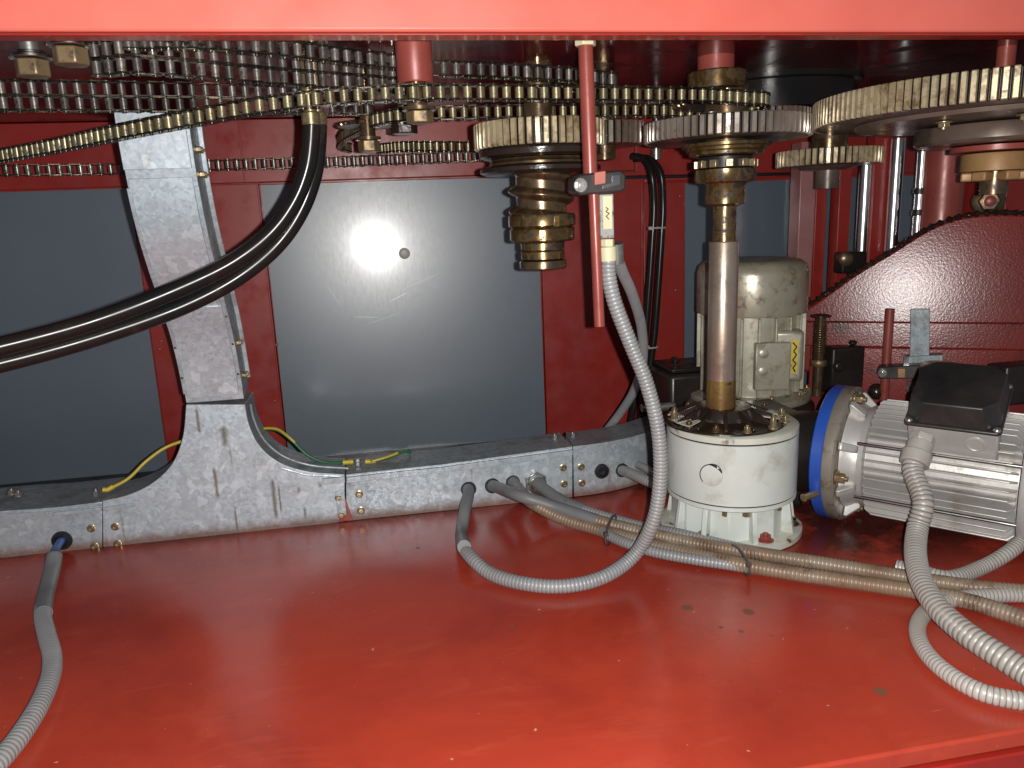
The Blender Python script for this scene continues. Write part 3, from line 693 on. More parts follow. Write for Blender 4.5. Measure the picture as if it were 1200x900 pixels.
bm = nb(); lathe(bm, [(.038, .5515), (.038, .566), (.036, .567)], T(SX, SY), 48); link_mesh('bearing_ring', bm, M['darkmetal'], t)
for i in range(12):
    a = 2*PI*i/12+.2; bm = nb(); x, y = SX+.0405*math.cos(a), SY+.0405*math.sin(a)
    box(bm, -.005, .005, -.004, .004, .5515, .562, Matrix.Translation((x, y, 0)) @ Matrix.Rotation(a+PI/2, 4, 'Z')); link_mesh('locking_tab', bm, M['bolt'], t, bevel=.0008)
bm = nb(); lathe(bm, [(.045, .5675), (.052, .569), (.052, .573), (.056, .575), (.056, .5785), (.062, .580), (.062, .584), (.045, .586)], T(SX, SY), 56); link_mesh('hub_flange', bm, M['brass'], t)
bm = nb(); lathe(bm, [(.03, .586), (.03, .660)], T(SX, SY), 40); link_mesh('hub', bm, M['oilmetal'], t)
link_mesh('gear_wheel', gear_bm(.115, .589, .615, 66, .0088, mtx=T(SX, SY)), (M['gearB'], M['darkmetal'], M['gearweb']), t, sharp=30)
sprocket(t, SC, .063, 26, .637, .643)
q = aY(840, 100, 1.06)
bm = nb(); lathe(bm, [(.036, .655), (.040, .657), (.040, .678), (.038, .680)], T(q.x, SY), 48); link_mesh('top_collar', bm, M['brass'], t)
bm = nb(); lathe(bm, [(.025, .679), (.025, CZ)], T(q.x-.002, SY), 40); link_mesh('ceiling_boss', bm, M['redrod'], t)
q = aY(838, 134, .99); bm = nb(); hexbolt(bm, (q.x, q.y+.012, q.z+.004), (0, 0, -1), .0105, .008); link_mesh('hub_bolt', bm, M['steel'], t, bevel=.0006)

t = thing('middle_gear', (.628, 1.206, .6), 'grey-brown gear wheel right of the tall shaft, meshing with the huge cream one', 'gear')
link_mesh('toothed_rim', gear_bm(.0855, .611, .643, 50, .0088, mtx=T(.628, 1.206)), (M['gearB'], M['darkmetal'], M['gearweb']), t, sharp=30)
bm = nb(); lathe(bm, [(.03, .602), (.060, .603), (.064, .6105)], T(.628, 1.206), 56); link_mesh('web_disc', bm, M['gearweb'], t)
bm = nb(); lathe(bm, [(.016, .59), (.016, CZ)], T(.628, 1.206), 32); link_mesh('spindle', bm, M['oilmetal'], t)
t = thing('idler_gear', (.392, 1.262, .60), 'partly hidden idler gear between the hub gear and the shaft gear', 'gear')
link_mesh('toothed_rim', gear_bm(.066, .602, .636, 33, .0088, mtx=T(.392, 1.262)), (M['gearB'], M['darkmetal'], M['gearweb']), t, sharp=30)
bm = nb(); lathe(bm, [(.018, .58), (.018, CZ)], T(.392, 1.262), 32); link_mesh('spindle', bm, M['oilmetal'], t)
# ================================================================== worm hub + gear A
AX, AY = .247, 1.10
t = thing('worm_hub', (AX, AY, .42), 'oil-soaked bronze threaded hub hanging below the small gear', 'hub')
link_mesh('gear_wheel', gear_bm(.092, .5875, .621, 52, .0085, mtx=T(AX, AY)), (M['gear'], M['darkmetal'], M['gearweb']), t, sharp=30)
bm = nb(); lathe(bm, [(.02, .5872), (.084, .587), (.086, .584), (.085, .577), (.080, .575), (.062, .574)], T(AX, AY), 60); link_mesh('greasy_flange', bm, M['grease'], t)
bm = nb(); lathe(bm, [(.055, .5738), (.070, .5735), (.071, .571), (.068, .5695), (.0715, .568), (.0715, .565), (.055, .5645)], T(AX, AY), 60); link_mesh('bronze_ring', bm, M['oilmetal'], t)
bm = nb(); lathe(bm, [(.05, .564), (.082, .5635), (.085, .561), (.085, .556), (.079, .553), (.045, .552)], T(AX, AY), 60); link_mesh('lower_disc', bm, M['grease'], t)
DZH = .033
bm = nb(); lathe(bm, [(.030, .529), (.030, .452)], T(AX, AY, DZH), 48); link_mesh('core', bm, M['brass'], t)
# helix coil
bm = nb(); NA, NZ = 64, 56; rows = []
for j in range(NZ+1):
    z = .520-.056*j/NZ; row = []
    for i in range(NA):
        a = 2*PI*i/NA; ph = ((.530-z)/.0285 - a/(2*PI) + .35) % 1.0; d_ = min(ph, 1-ph)
        rr = .0355+.0115*max(0, math.cos(min(1, d_/.27)*PI/2))**.8
        row.append(bm.verts.new((AX+rr*math.cos(a), AY+rr*math.sin(a), z+DZH)))
    rows.append(row)
for a_, b_ in zip(rows, rows[1:]):
    for i in range(NA): bm.faces.new((a_[i], a_[(i+1) % NA], b_[(i+1) % NA], b_[i]))
bm.faces.new(rows[0]); bm.faces.new(rows[-1])
link_mesh('worm_thread', bm, M['oilmetal'], t, sharp=70)
bm = nb(); lathe(bm, [(.036, .4655), (.047, .464), (.048, .461), (.048, .449), (.046, .4475), (.043, .446), (.046, .4445), (.0465, .443), (.0465, .429), (.044, .4265), (.03, .426)], T(AX, AY, DZH), 56); link_mesh('lower_nut', bm, M['brass'], t)
for (dx, z0, z1) in ((.012, .447, .462), (-.012, .428, .443)):
    bm = nb(); a = math.atan2(-1, dx*18); box(bm, .0470, .0490, -.004, .004, z0, z1, T(AX, AY, DZH) @ Matrix.Rotation(a, 4, 'Z')); link_mesh('nut_slot', bm, M['shaftlow'], t, bevel=.0005)
bm = nb(); lathe(bm, [(.030, .4255), (.0315, .424), (.0315, .415), (.029, .4135), (.0315, .412), (.0315, .402), (.028, .4005)], T(AX, AY, DZH), 48); link_mesh('threaded_end', bm, M['brass'], t)
bm = nb(); lathe(bm, [(.028, .400), (.0335, .399), (.034, .396), (.034, .389), (.032, .387), (.012, .387)], T(AX, AY, DZH), 48); link_mesh('retaining_ring', bm, M['oilmetal'], t)
bm = nb(); lathe(bm, [(.02, .629), (.02, CZ)], T(AX, AY), 32); link_mesh('spindle', bm, M['oilmetal'], t)

# ================================================================== big gear C
GX, GY, GR = .895, 1.0, .250
t = thing('large_gear', (GX, GY, .6), 'huge cream-toothed gear wheel at the upper right', 'gear')
link_mesh('toothed_rim', gear_bm(GR, .606, .642, 148, .0082, mtx=T(GX, GY)), (M['gear'], M['darkmetal'], M['gearweb']), t, sharp=30)
bm = nb(); lathe(bm, [(.19, .6055), (.188, .600), (.10, .597), (.05, .596)], T(GX, GY), 90); link_mesh('web_disc', bm, M['gearweb'], t)
bm = nb(); lathe(bm, [(.085, .5955), (.105, .594), (.108, .590), (.108, .574), (.104, .570), (.05, .569)], T(GX, GY), 72); link_mesh('hub_disc', bm, M['gearweb'], t)
bm = nb(); lathe(bm, [(.04, .5685), (.060, .567), (.060, .560), (.03, .559)], T(GX, GY), 56); link_mesh('red_washer', bm, M['redrod'], t)
bm = nb(); lathe(bm, [(.03, .5585), (.044, .557), (.045, .555), (.045, .533), (.036, .532)], T(GX, GY), 40)
link_mesh('castle_nut', bm, M['castbronze'], t)
for i in range(6):
    a = 2*PI*i/6+.35; bm = nb(); box(bm, .020, .043, -.010, .010, .519, .5318, T(GX, GY) @ Matrix.Rotation(a, 4, 'Z')); link_mesh('castle_lug', bm, M['castbronze'], t, bevel=.0025)
bm = nb(); lathe(bm, [(.018, .50), (.018, .535)], T(GX, GY), 24); link_mesh('spindle', bm, M['oilmetal'], t)
bm = nb(); lathe(bm, [(.058, .6425), (.060, .644), (.060, .656), (.055, .658), (.012, .659), (.012, CZ)], T(GX, GY), 48); link_mesh('top_boss', bm, M['redrod'], t)
for a in (200, 240, 285):
    x, y = GX+.135*math.cos(math.radians(a)), GY+.135*math.sin(math.radians(a))
    bm = nb(); hexbolt(bm, (x, y, .5975), (0, 0, -1), .008, .008); link_mesh('web_bolt', bm, M['bolt'], t, bevel=.0006)
# small gear D behind
q = aY(971, 183, 1.27)
t = thing('pinion_gear', (q.x, q.y, q.z), 'smaller toothed wheel half hidden below the huge gear', 'gear')
z = q.z
link_mesh('toothed_rim', gear_bm(.088, z-.016, z+.010, 50, .008, mtx=T(q.x, q.y)), (M['gear'], M['darkmetal'], M['gearweb']), t, sharp=30)
bm = nb(); lathe(bm, [(.02, z-.055), (.02, z-.024), (.04, z-.022), (.05, z-.0165)], T(q.x, q.y), 40); link_mesh('hub', bm, M['gearweb'], t)
bm = nb(); lathe(bm, [(.03, z+.0105), (.03, CZ)], T(q.x, q.y), 32); link_mesh('spindle', bm, M['oilmetal'], t)
# dark drum under ceiling
t = thing('bearing_housing', (.70, 1.28, .64), 'black glossy round housing under the ceiling behind the two large gears', 'housing')
bm = nb(); lathe(bm, [(.13, .646), (.14, .649), (.14, .690), (.15, .692), (.15, CZ)], T(.70, 1.30), 72); link_mesh('drum', bm, M['hose'], t)
bm = nb(); lathe(bm, [(.05, .62), (.05, .645)], T(.70, 1.30), 40); link_mesh('boss', bm, M['darkmetal'], t)

# ================================================================== red hanging rod + switch
t = thing('switch_rod', aY(682, 50, .925), 'slim red brown rod hanging from the beam past the chains', 'rod')
a = aY(686, 52, .925); m_ = aY(692, 208, .925); b = aY(700, 386, .925)
bm = nb(); sweep(bm, [a+(m_-a)*i/6 for i in range(7)], lambda i: .0088, 20); link_mesh('upper_rod', bm, M['redrod'], t)
bm = nb(); sweep(bm, [m_+Vector((.003, 0, .004))+(b-m_)*i/8 for i in range(9)], lambda i: .0066, 20); link_mesh('lower_rod', bm, M['redrod'], t)
bm = nb(); cyl(bm, a+Vector((0, 0, -.002)), a+Vector((0, 0, .010)), .0128, seg=6); link_mesh('nut', bm, M['label'], t, bevel=.001)
bm = nb(); cyl(bm, a+Vector((0, 0, .010)), Vector((a.x, a.y, CZ+.0)), .005, seg=16); link_mesh('stud', bm, M['boltg'], t)
t = thing('position_switch', aY(703, 218, .91), 'black clamp bracket with a pink block and cream label sensor on the red rod', 'switch')
def qz(px, py, y): return aY(px, py, y)
bm = nb(); l = [qz(674, 207, .905), qz(680, 204, .905), qz(727, 199, .905), qz(734, 204, .905), qz(734, 222, .905), qz(727, 225, .905), qz(680, 229, .905), qz(673, 224, .905)]
prism(bm, l, (0, .034, 0)); link_mesh('clamp', bm, M['blackbox'], t, bevel=.0025)
bm = nb(); l = [qz(697, 202, .898), qz(710, 200, .898), qz(710, 215, .898), qz(697, 217, .898)]; prism(bm, l, (0, .0065, 0)); link_mesh('pink_block', bm, M['pink'], t, bevel=.001)
bm = nb(); q = qz(680, 217, .905); hexbolt(bm, q, (0, -1, 0), .006, .007); link_mesh('clamp_screw', bm, M['boltg'], t)
bm = nb(); l = [qz(707, 221, .903), qz(726, 216, .903), qz(726, 205, .903), qz(718, 206, .903), qz(718, 214, .903), qz(707, 217, .903)]; prism(bm, l, (0, -.001, 0)); prism(bm, [v_ + Vector((0, .0005, 0)) for v_ in l], (0, .0014, 0)); link_mesh('white_bracket', bm, M['steel'], t)
bm = nb(); l = [qz(703, 228, .915), qz(719, 227, .915), qz(720, 279, .915), qz(704, 280, .915)]; prism(bm, l, (0, .02, 0)); link_mesh('sensor_body', bm, M['sensor'], t, bevel=.0012)
bm = nb(); l = [qz(706.5, 230, .9140), qz(717, 229.5, .9140), qz(717.5, 268, .9140), qz(707, 268.5, .9140)]; prism(bm, l, (0, .0008, 0)); o = link_mesh('sensor_label', bm, M['label'], t)
bm = nb()
for (x0, y0, x1, y1) in ((710, 243, 713, 245), (713, 245, 710, 248), (710, 248, 714, 250), (714, 250, 710, 254), (711, 254, 713.5, 257)):
    cyl(bm, qz(x0, y0, .9135), qz(x1, y1, .9135), .0006, seg=6)
link_mesh('scribble', bm, M['tie'], o)
bm = nb(); c0 = qz(712, 280, .925); c1 = qz(712, 289, .925); c2 = qz(713, 306, .925)
cyl(bm, c0, c1, .0088, seg=6); cyl(bm, c1, c2, .0105, seg=20); link_mesh('cable_gland', bm, M['label'], t, bevel=.001)
bm = nb(); cyl(bm, qz(722, 285, .945), qz(723, 308, .95), .009, seg=20); link_mesh('cable_gland', bm, M['boltg'], t)

# ================================================================== conduits
G = 'grey corrugated conduits'
t = thing('cable_conduit', aZ(650, 686, 0), 'grey corrugated conduit looping from the first duct grommet up to the sensor on the rod', 'conduit', G)
ribbed('sheath', [pp(548, 573, 1.258), pp(549, 580, 1.235), aY(545, 597, 1.20), aY(541, 622, 1.16), aZ(549, 650, .024), aZ(575, 672, .013), aZ(615, 684, .0115), aZ(660, 687, .0115), aZ(705, 677, .014), aY(742, 652, .945), aY(764, 615, .93), aY(773, 570, .925), aY(772, 510, .92), aY(758, 450, .92), aY(737, 398, .92), aY(719, 350, .922), aY(713, 320, .925), aY(713, 300, .925)], .0096, M['cond'], t)
tube('sleeve', [pp(548.5, 573, 1.255), pp(549, 580, 1.235), aY(545, 597, 1.20), aY(541, 622, 1.16), aZ(544, 641, .032)], .0101, M['condsleeve'], t)
t = thing('cable_conduit', aY(750, 430, 1.3), 'thin grey conduit curving behind the front one down to the duct end', 'conduit', G)
ribbed('sheath', [aY(722, 300, .95), aY(729, 318, .99), aY(741, 345, 1.06), aY(752, 385, 1.15), aY(753, 425, 1.22), aY(742, 460, 1.30), aY(726, 485, 1.36), aY(712, 503, 1.40)], .0078, M['cond'], t)
t = thing('cable_conduit', aZ(870, 649, 0), 'oil-stained conduit from the second duct grommet, rear one of the strapped pair', 'conduit', G)
zf = .0115
ribbed('sheath', [pp(577, 569, 1.258), pp(585, 572, 1.235), aZ(612, 582, .05), aZ(650, 594, .034), aZ(700, 610, .022), aZ(750, 623, .016), aZ(800, 634, .0125), aZ(870, 646, .0125), aZ(930, 655, .0125), aZ(1000, 666, .0125), aZ(1080, 679, .012), aZ(1150, 689, .012), aZ(1240, 697, .012), aZ(1420, 712, .012), aZ(1750, 750, .012)], .0098, M['condoil'], t)
tube('sleeve', [pp(577, 569, 1.255), pp(585, 572, 1.235), aZ(612, 582, .05), aZ(650, 594, .034), aZ(700, 610, .022)], .0101, M['condsleeve'], t)
t = thing('cable_conduit', aZ(870, 664, 0), 'brown-stained conduit from the third grommet, the front one of the strapped pair', 'conduit', G)
ribbed('sheath', [pp(601, 565, 1.258), pp(606, 571, 1.235), aZ(622, 588, .04), aZ(655, 606, .02), aZ(700, 620, zf), aZ(750, 634, zf), aZ(800, 648, zf), aZ(870, 662, zf), aZ(930, 672, zf), aZ(1000, 682, zf), aZ(1080, 694, zf), aZ(1140, 706, zf), aZ(1240, 738, zf), aZ(1400, 775, zf), aZ(1700, 830, zf)], .0102, M['condoil'], t)
tube('sleeve', [pp(601, 565, 1.255), pp(606, 571, 1.235), aZ(622, 588, .04), aZ(640, 598, .028)], .0104, M['condsleeve'], t)
t = thing('cable_conduit', aZ(700, 600, 0), 'grey conduit leaving the hexagonal duct gland and running behind the strapped pair', 'conduit', G)
ribbed('sheath', [pp(628, 566, 1.24), aY(636, 572, 1.22), aZ(660, 588, .03), aZ(700, 603, .018), aZ(750, 617, zf), aZ(800, 627, zf+.004), aZ(840, 637, .0115), aZ(880, 646, .010), aZ(915, 652, .010)], .0090, M['cond'], t)
tube('sleeve', [pp(628, 566, 1.24), aY(636, 572, 1.22), aZ(660, 588, .03), aZ(685, 598, .022)], .0104, M['condsleeve'], t)
t = thing('cable_conduit', aZ(760, 640, 0), 'grey conduit lying in front of the strapped pair left of the gearbox', 'conduit', G)
ribbed('sheath', [aZ(690, 607, .012), aZ(715, 628, zf), aZ(760, 645, zf), aZ(810, 655, zf), aZ(850, 661, .010), aZ(890, 667, .0095)], .0080, M['cond'], t)
# small ones at the curved duct end
t = thing('cable_conduit', aY(745, 555, 1.25), 'short grey conduit from the last grommet into the shadow behind the gearbox', 'conduit', G)
ribbed('sheath', [aY(729, 551, 1.268), aY(742, 556, 1.235), aY(765, 566, 1.19), aY(800, 577, 1.17), aY(850, 580, 1.17)], .0095, M['cond'], t)
t = thing('cable_conduit', aY(745, 540, 1.25), 'upper short conduit between the duct end and the gearbox', 'conduit', G)
ribbed('sheath', [aY(742, 543, 1.31), aY(755, 548, 1.26), aY(772, 556, 1.22), aY(810, 562, 1.20)], .0075, M['cond'], t)
# cable straps
def strap(label, p, w_, h_, rot=0, mat='tie', group='cable ties on the conduits'):
    t_ = nb(); pts = []
    for i in range(25):
        a = 2*PI*i/24; pts.append(Vector((0, math.cos(a)*w_, math.sin(a)*h_)))
    pts = [Matrix.Rotation(rot, 3, 'Z') @ q_ + Vector(p) for q_ in pts]
    sweep(t_, pts[:-1]+[pts[0]], lambda i: .0018, 6)
    q_ = pts[10]; box(t_, q_.x-.003, q_.x+.003, q_.y-.003, q_.y+.003, q_.z-.002, q_.z+.004)
    tag(link_mesh('cable_tie', t_, M[mat]), label, 'cable tie', group)
a1 = aZ(867, 646, .0125); a2 = aZ(867, 662, zf); a3 = aZ(867, 668, zf); mm = (a1+a3)/2
strap('dark tie strapping the conduits in front of the gearbox foot', (mm.x, mm.y, .013), abs(a1.y-a3.y)/2+.012, .0145, -.12)
a1 = aZ(716, 610, .02); a3 = aZ(716, 630, .02); mm = (a1+a3)/2
strap('twisted tie round the conduits left of the gearbox', (mm.x, mm.y, .018), abs(a1.y-a3.y)/2+.012, .017, -.5)
a1 = aZ(1072, 677, .0125); a3 = aZ(1072, 694, zf); mm = (a1+a3)/2
strap('tie round the conduits just left of the thick motor conduit', (mm.x, mm.y, .012), abs(a1.y-a3.y)/2+.012, .0135, -.1)
# right side
d = Vector((.6606, -.7507, 0)); n_ = Vector((.7507, .6606, 0)); cA = Vector((.717, 1.08, .104))
MM = Matrix.Translation((cA.x, cA.y, cA.z)) @ Matrix(((d.x, n_.x, 0, 0), (d.y, n_.y, 0, 0), (0, 0, 1, 0), (0, 0, 0, 1)))
TB = MM @ T(.012, 0, .014) @ Matrix.Rotation(math.radians(25), 4, 'X')
nrm = (TB.to_3x3() @ Vector((0, -1, 0))).normalized()
g0 = TB @ Vector((.128, -.052, .084)); gd = (nrm*.75+Vector((-.15, 0, -.6))).normalized()
t = thing('cable_conduit', aZ(1120, 735, 0), 'thick pale ribbed conduit dropping from the motor gland to the right edge', 'conduit', G)
gend = g0+gd*.040
bigp = [gend, gend+gd*.012, aY(1082, 590, .86), aY(1075, 620, .85), aZ(1073, 652, .050), aZ(1083, 688, .041), aZ(1105, 719, .034), aZ(1137, 746, .028), aZ(1172, 769, .022), aZ(1205, 790, .0155), aZ(1260, 824, .013), aZ(1400, 880, .013), aZ(1620, 925, .013)]
ribbed('sheath', bigp, .0135, M['condlight'], t, pitch=.0062, depth=.11, seg=24)
t = thing('cable_conduit', aZ(1075, 745, 0), 'pale conduit curled in a loop on the floor at the right edge', 'conduit', G)
ribbed('sheath', [aZ(1600, 800, .0115), aZ(1400, 824, .0115), aZ(1250, 826, .0115), aZ(1200, 822, .0115), aZ(1150, 811, .0115), aZ(1108, 787, .0115), aZ(1082, 760, .0115), aZ(1075, 735, .0115), aZ(1090, 713, .010), aZ(1120, 702, .0095), aZ(1160, 698, .0095), aZ(1250, 700, .0095), aZ(1450, 738, .0095), aZ(1700, 780, .0095)], .0092, M['condlight'], t, pitch=.005, depth=.08)
t = thing('cable_conduit', aZ(1150, 665, 0), 'pale conduit slanting under the motor from the right edge', 'conduit', G)
ribbed('sheath', [aY(1420, 560, .98), aY(1300, 560, .92), aY(1245, 585, .87), aY(1215, 615, .86), aZ(1185, 645, .03), aZ(1150, 665, .014), aZ(1110, 677, .0125), aZ(1085, 672, .0125), aZ(1050, 664, .0125)], .0098, M['condlight'], t, pitch=.005, depth=.08)
# left
t = thing('cable_conduit', aZ(60, 765, 0), 'grey conduit with a blue wire end wandering over the red floor at the left', 'conduit', G)
ribbed('sheath', [aZ(63, 660, .022), aZ(58, 680, .013), aZ(53, 700, zf), aZ(50, 720, zf), aZ(55, 745, zf), aZ(61, 768, zf), aZ(60, 790, zf), aZ(50, 818, zf), aZ(35, 845, zf), aZ(12, 877, zf), aZ(-25, 915, zf), aZ(-90, 962, zf), aZ(-220, 1010, zf)], .0105, M['cond'], t)
tube('sleeve', [aZ(64, 651, .03), aZ(62, 664, .02), aZ(57, 684, .013), aZ(52, 706, .012), aZ(51, 720, .012)], .0109, M['condsleeve'], t)
tube('blue_wire', [pp(73, 633, 1.255), pp(70, 636, 1.235), aY(66, 643, 1.215), aZ(64, 655, .028)], .0058, M['bluew'], t, seg=12)
# ================================================================== black hoses
H = 'thick black hoses'
def hose(dx0, dy1, dY, label, r=.0112):
    base = [(368, 146, 1.07), (367, 170, 1.07), (363, 200, 1.06), (350, 237, 1.05), (324, 276, 1.03), (280, 313, 1.01), (215, 347, .99), (110, 386, .97), (0, 416, .95), (-110, 440, .94), (-330, 452, .93), (-700, 440, .93)]
    pts = []
    for i, (x, y, D) in enumerate(base):
        s = min(1, i/9*1.5)
        pts.append(CAM+ray(x+dx0*(1-s)+dy1*s*.45*(1 if i < 7 else .2 if i < 10 else 0), y+dy1*s).normalized()*(1.052+dY))
    t_ = thing('black_hose', pts[5], label, 'hose', H)
    tube('hose_body', pts, r, M['hose'], t_, step=.006, seg=24)
    bm = nb(); p = pts[0]; cyl(bm, p+Vector((0, 0, -.001)), p+Vector((0, 0, .014)), .0115, seg=20); cyl(bm, p+Vector((0, 0, .014)), Vector((p.x, p.y, CZ)), .0085, seg=16)
    link_mesh('end_fitting', bm, M['bolt'], t_, bevel=.001)
hose(-3, -9.5, -.010, 'upper of the black hoses curving from the chains to the left edge')
hose(5, 9.5, .004, 'lower of the black hoses curving from the chains to the left edge')
hose(1, 0, .026, 'middle black hose squeezed behind the upper and lower ones', .0105)
# back cables
def bcable(dx, label):
    pts = [aY(742+dx*.3, 184+dx*.3, 1.50), aY(756+dx*.5, 186, 1.48), aY(766+dx, 200, 1.46), aY(770+dx, 240, 1.46), aY(768+dx, 280, 1.46), aY(764+dx, 340, 1.46), aY(759+dx, 400, 1.46), aY(751+dx, 450, 1.46), aY(742+dx, 500, 1.46)]
    t_ = nb(); sweep(t_, resample(catmull(pts), .006), .0068, 14)
    tag(link_mesh('black_cable', t_, M['hose']), label, 'cable', 'black cables on the back wall')
bcable(-3.5, 'left one of two black cables tied together before the red wall')
bcable(7, 'right one of two black cables tied together before the red wall')
for (px, py, lab) in ((769, 267, 'upper pale tie round the pair of black cables'), (760, 407, 'lower pale tie round the pair of black cables')):
    q = aY(px+1, py, 1.46); bm = nb()
    pts = [q+Vector((.0175*math.cos(a), .010*math.sin(a), 0)) for a in [2*PI*i/20 for i in range(21)]]
    sweep(bm, pts, lambda i: .0018, 6); box(bm, q.x-.021, q.x-.014, q.y-.012, q.y-.005, q.z-.003, q.z+.003)
    tag(link_mesh('cable_tie', bm, M['tiew']), lab, 'cable tie', 'pale ties on the black cables')
q = aY(769, 182, 1.5); bm = nb(); cyl(bm, (q.x, q.y, q.z-.008), (q.x, q.y, q.z+.012), .009, seg=20); cyl(bm, (q.x, q.y, q.z+.012), (q.x, q.y, CZ), .005, seg=10)
tag(link_mesh('steel_pin', bm, M['boltg']), 'small grey pin under the gear above the two black cables', 'pin')

# ================================================================== white gearbox
BX, BY, BR = .531, 1.069, .0985
t = thing('white_gearbox', (BX, BY, 0), 'round white gearbox on the floor with an oil-blackened ribbed top', 'gearbox')
bm = nb(); lathe(bm, [(BR-.004, .0605), (BR, .063), (BR, .0685), (BR-.0018, .0692), (BR-.0018, .0702), (BR, .071), (BR, .1620), (BR-.0018, .1628), (.03, .1640)], T(BX, BY), 96)
link_mesh('housing', bm, M['white'], t)
bm = nb(); lathe(bm, [(.03, .1642), (BR-.0018, .1642), (BR, .165), (BR, .1735), (BR-.004, .176), (.03, .1765)], T(BX, BY), 96); link_mesh('upper_rim', bm, M['whitedirty'], t)
for z in (.0697, .1635):
    bm = nb(); lathe(bm, [(BR-.003, z-.0007), (BR-.0009, z-.0007), (BR-.0009, z+.0007), (BR-.003, z+.0007)], T(BX, BY), 96); link_mesh('seam', bm, M['grease'], t)
q = aY(831, 560, BY-BR-.0)
a = math.atan2(-.97, (q.x-BX)/.09*.97)
d = Vector((math.cos(a), math.sin(a), 0)); pc = Vector((BX, BY, .1165))+d*(BR-.001)
bm = nb(); lathe(bm, [(.0165, 0), (.0165, .002), (.0150, .0024)], Matrix.Translation(pc) @ frame_to(d).to_4x4(), 40); link_mesh('blanking_plug', bm, M['white'], t)
bm = nb(); pts = [pc+d*.0018+frame_to(d) @ Vector((.0166*math.cos(x), .0166*math.sin(x), 0)) for x in [math.radians(v_) for v_ in range(20, 235, 12)]]
sweep(bm, pts, lambda i: .0008+.0016*math.sin(PI*min(1, i/7))*(1 if i < 8 else .3), 6); link_mesh('plug_chip', bm, M['grease'], t)
# pedestal
bm = nb(); lathe(bm, [(.091, .010), (.090, .060)], T(BX, BY) @ Matrix.Rotation(math.radians(22.5-4), 4, 'Z'), 8); link_mesh('pedestal', bm, M['white'], t, bevel=.002)
bm = nb(); lathe(bm, [(.107, .0008), (.109, .002), (.109, .010), (.103, .0125), (.06, .013)], T(BX, BY), 64); link_mesh('foot_ring', bm, M['whitedirty'], t)
for a in (-168, -138, -94, -49, -12, 20, 60, 100, 140):
    ar = math.radians(a); bm = nb()
    poly = [Vector((.060, -.004, .012)), Vector((.102, -.004, .012)), Vector((.0945, -.004, .060)), Vector((.06, -.004, .060))]
    prism(bm, poly, (0, .008, 0)); bm.transform(T(BX, BY) @ Matrix.Rotation(ar, 4, 'Z')); link_mesh('pedestal_rib', bm, M['white'], t, bevel=.0012)
for a in (-120, -100, -60, -30):
    ar = math.radians(a); bm = nb(); x, y = BX+.084*math.cos(ar), BY+.084*math.sin(ar); cyl(bm, (x, y, .0512), (x, y, .0600), .006, seg=6); link_mesh('pedestal_bolt', bm, M['bolt'], t)
for a in (-82, -140, -30):
    ar = math.radians(a); bm = nb(); x, y = BX+.092*math.cos(ar), BY+.092*math.sin(ar); hexbolt(bm, (x, y, .0128), (0, 0, 1), .009, .009); link_mesh('foot_bolt', bm, M['redrod'] if a == -82 else M['oilmetal'], t, bevel=.0008)
# blackened top cover
bm = nb(); lathe(bm, [(.092, .1768), (.0915, .179), (.060, .182), (.048, .184), (.044, .195), (.040, .2), (.030, .2015), (.021, .202)], T(BX-.014, BY), 64); link_mesh('top_cover', bm, M['grease'], t)
for i in range(12):
    a = 2*PI*i/12+.13; bm = nb()
    poly = [Vector((.040, -.0028, .180)), Vector((.082, -.0028, .180)), Vector((.080, -.0028, .184)), Vector((.040, -.0028, .201))]
    prism(bm, poly, (0, .0056, 0)); bm.transform(T(BX-.014, BY) @ Matrix.Rotation(a, 4, 'Z')); link_mesh('cover_rib', bm, M['grease'], t, bevel=.0012)
for a in (-175, -158, -25, -5, 30, 150):
    ar = math.radians(a); bm = nb()
    poly = [Vector((.052, -.003, .1845)), Vector((.082, -.011, .1825)), Vector((.083, .011, .1825)), Vector((.052, .004, .1845))]
    prism(bm, poly, (0, 0, .0012)); bm.transform(T(BX-.014, BY) @ Matrix.Rotation(ar, 4, 'Z')); link_mesh('bare_pocket', bm, M['whitedirty'], t)
for i in range(12):
    a = 2*PI*i/12-.13; bm = nb(); x, y = BX-.006+.084*math.cos(a), BY+.084*math.sin(a)
    hexbolt(bm, (x, y, .1795), (0, 0, 1), .0052, .008 if i not in (10, 6) else .016); link_mesh('cover_bolt', bm, M['bolt'] if i in (9, 10, 11, 5, 6, 0) else M['oilmetal'], t, bevel=.0005)
# side worm housing to motor
bm = nb(); d = Vector((.6606, -.7507, 0)); n_ = Vector((.7507, .6606, 0))
cA = Vector((.717, 1.08, .104))
cyl(bm, (BX+.02, 1.11, .108), (cA.x-d.x*.008, cA.y-d.y*.008, cA.z), .062, .066, 32); link_mesh('worm_housing', bm, M['darkmetal'], t)
bm = nb(); box(bm, BX+.045, BX+.15, 1.10, 1.22, .001, .165); link_mesh('gear_case', bm, M['darkmetal'], t, bevel=.01)
bm = nb(); cyl(bm, (BX+.085, 1.0, .064), (BX+.15, 1.03, .062), .006, seg=16); link_mesh('coupling_bolt', bm, M['bolt'], t)

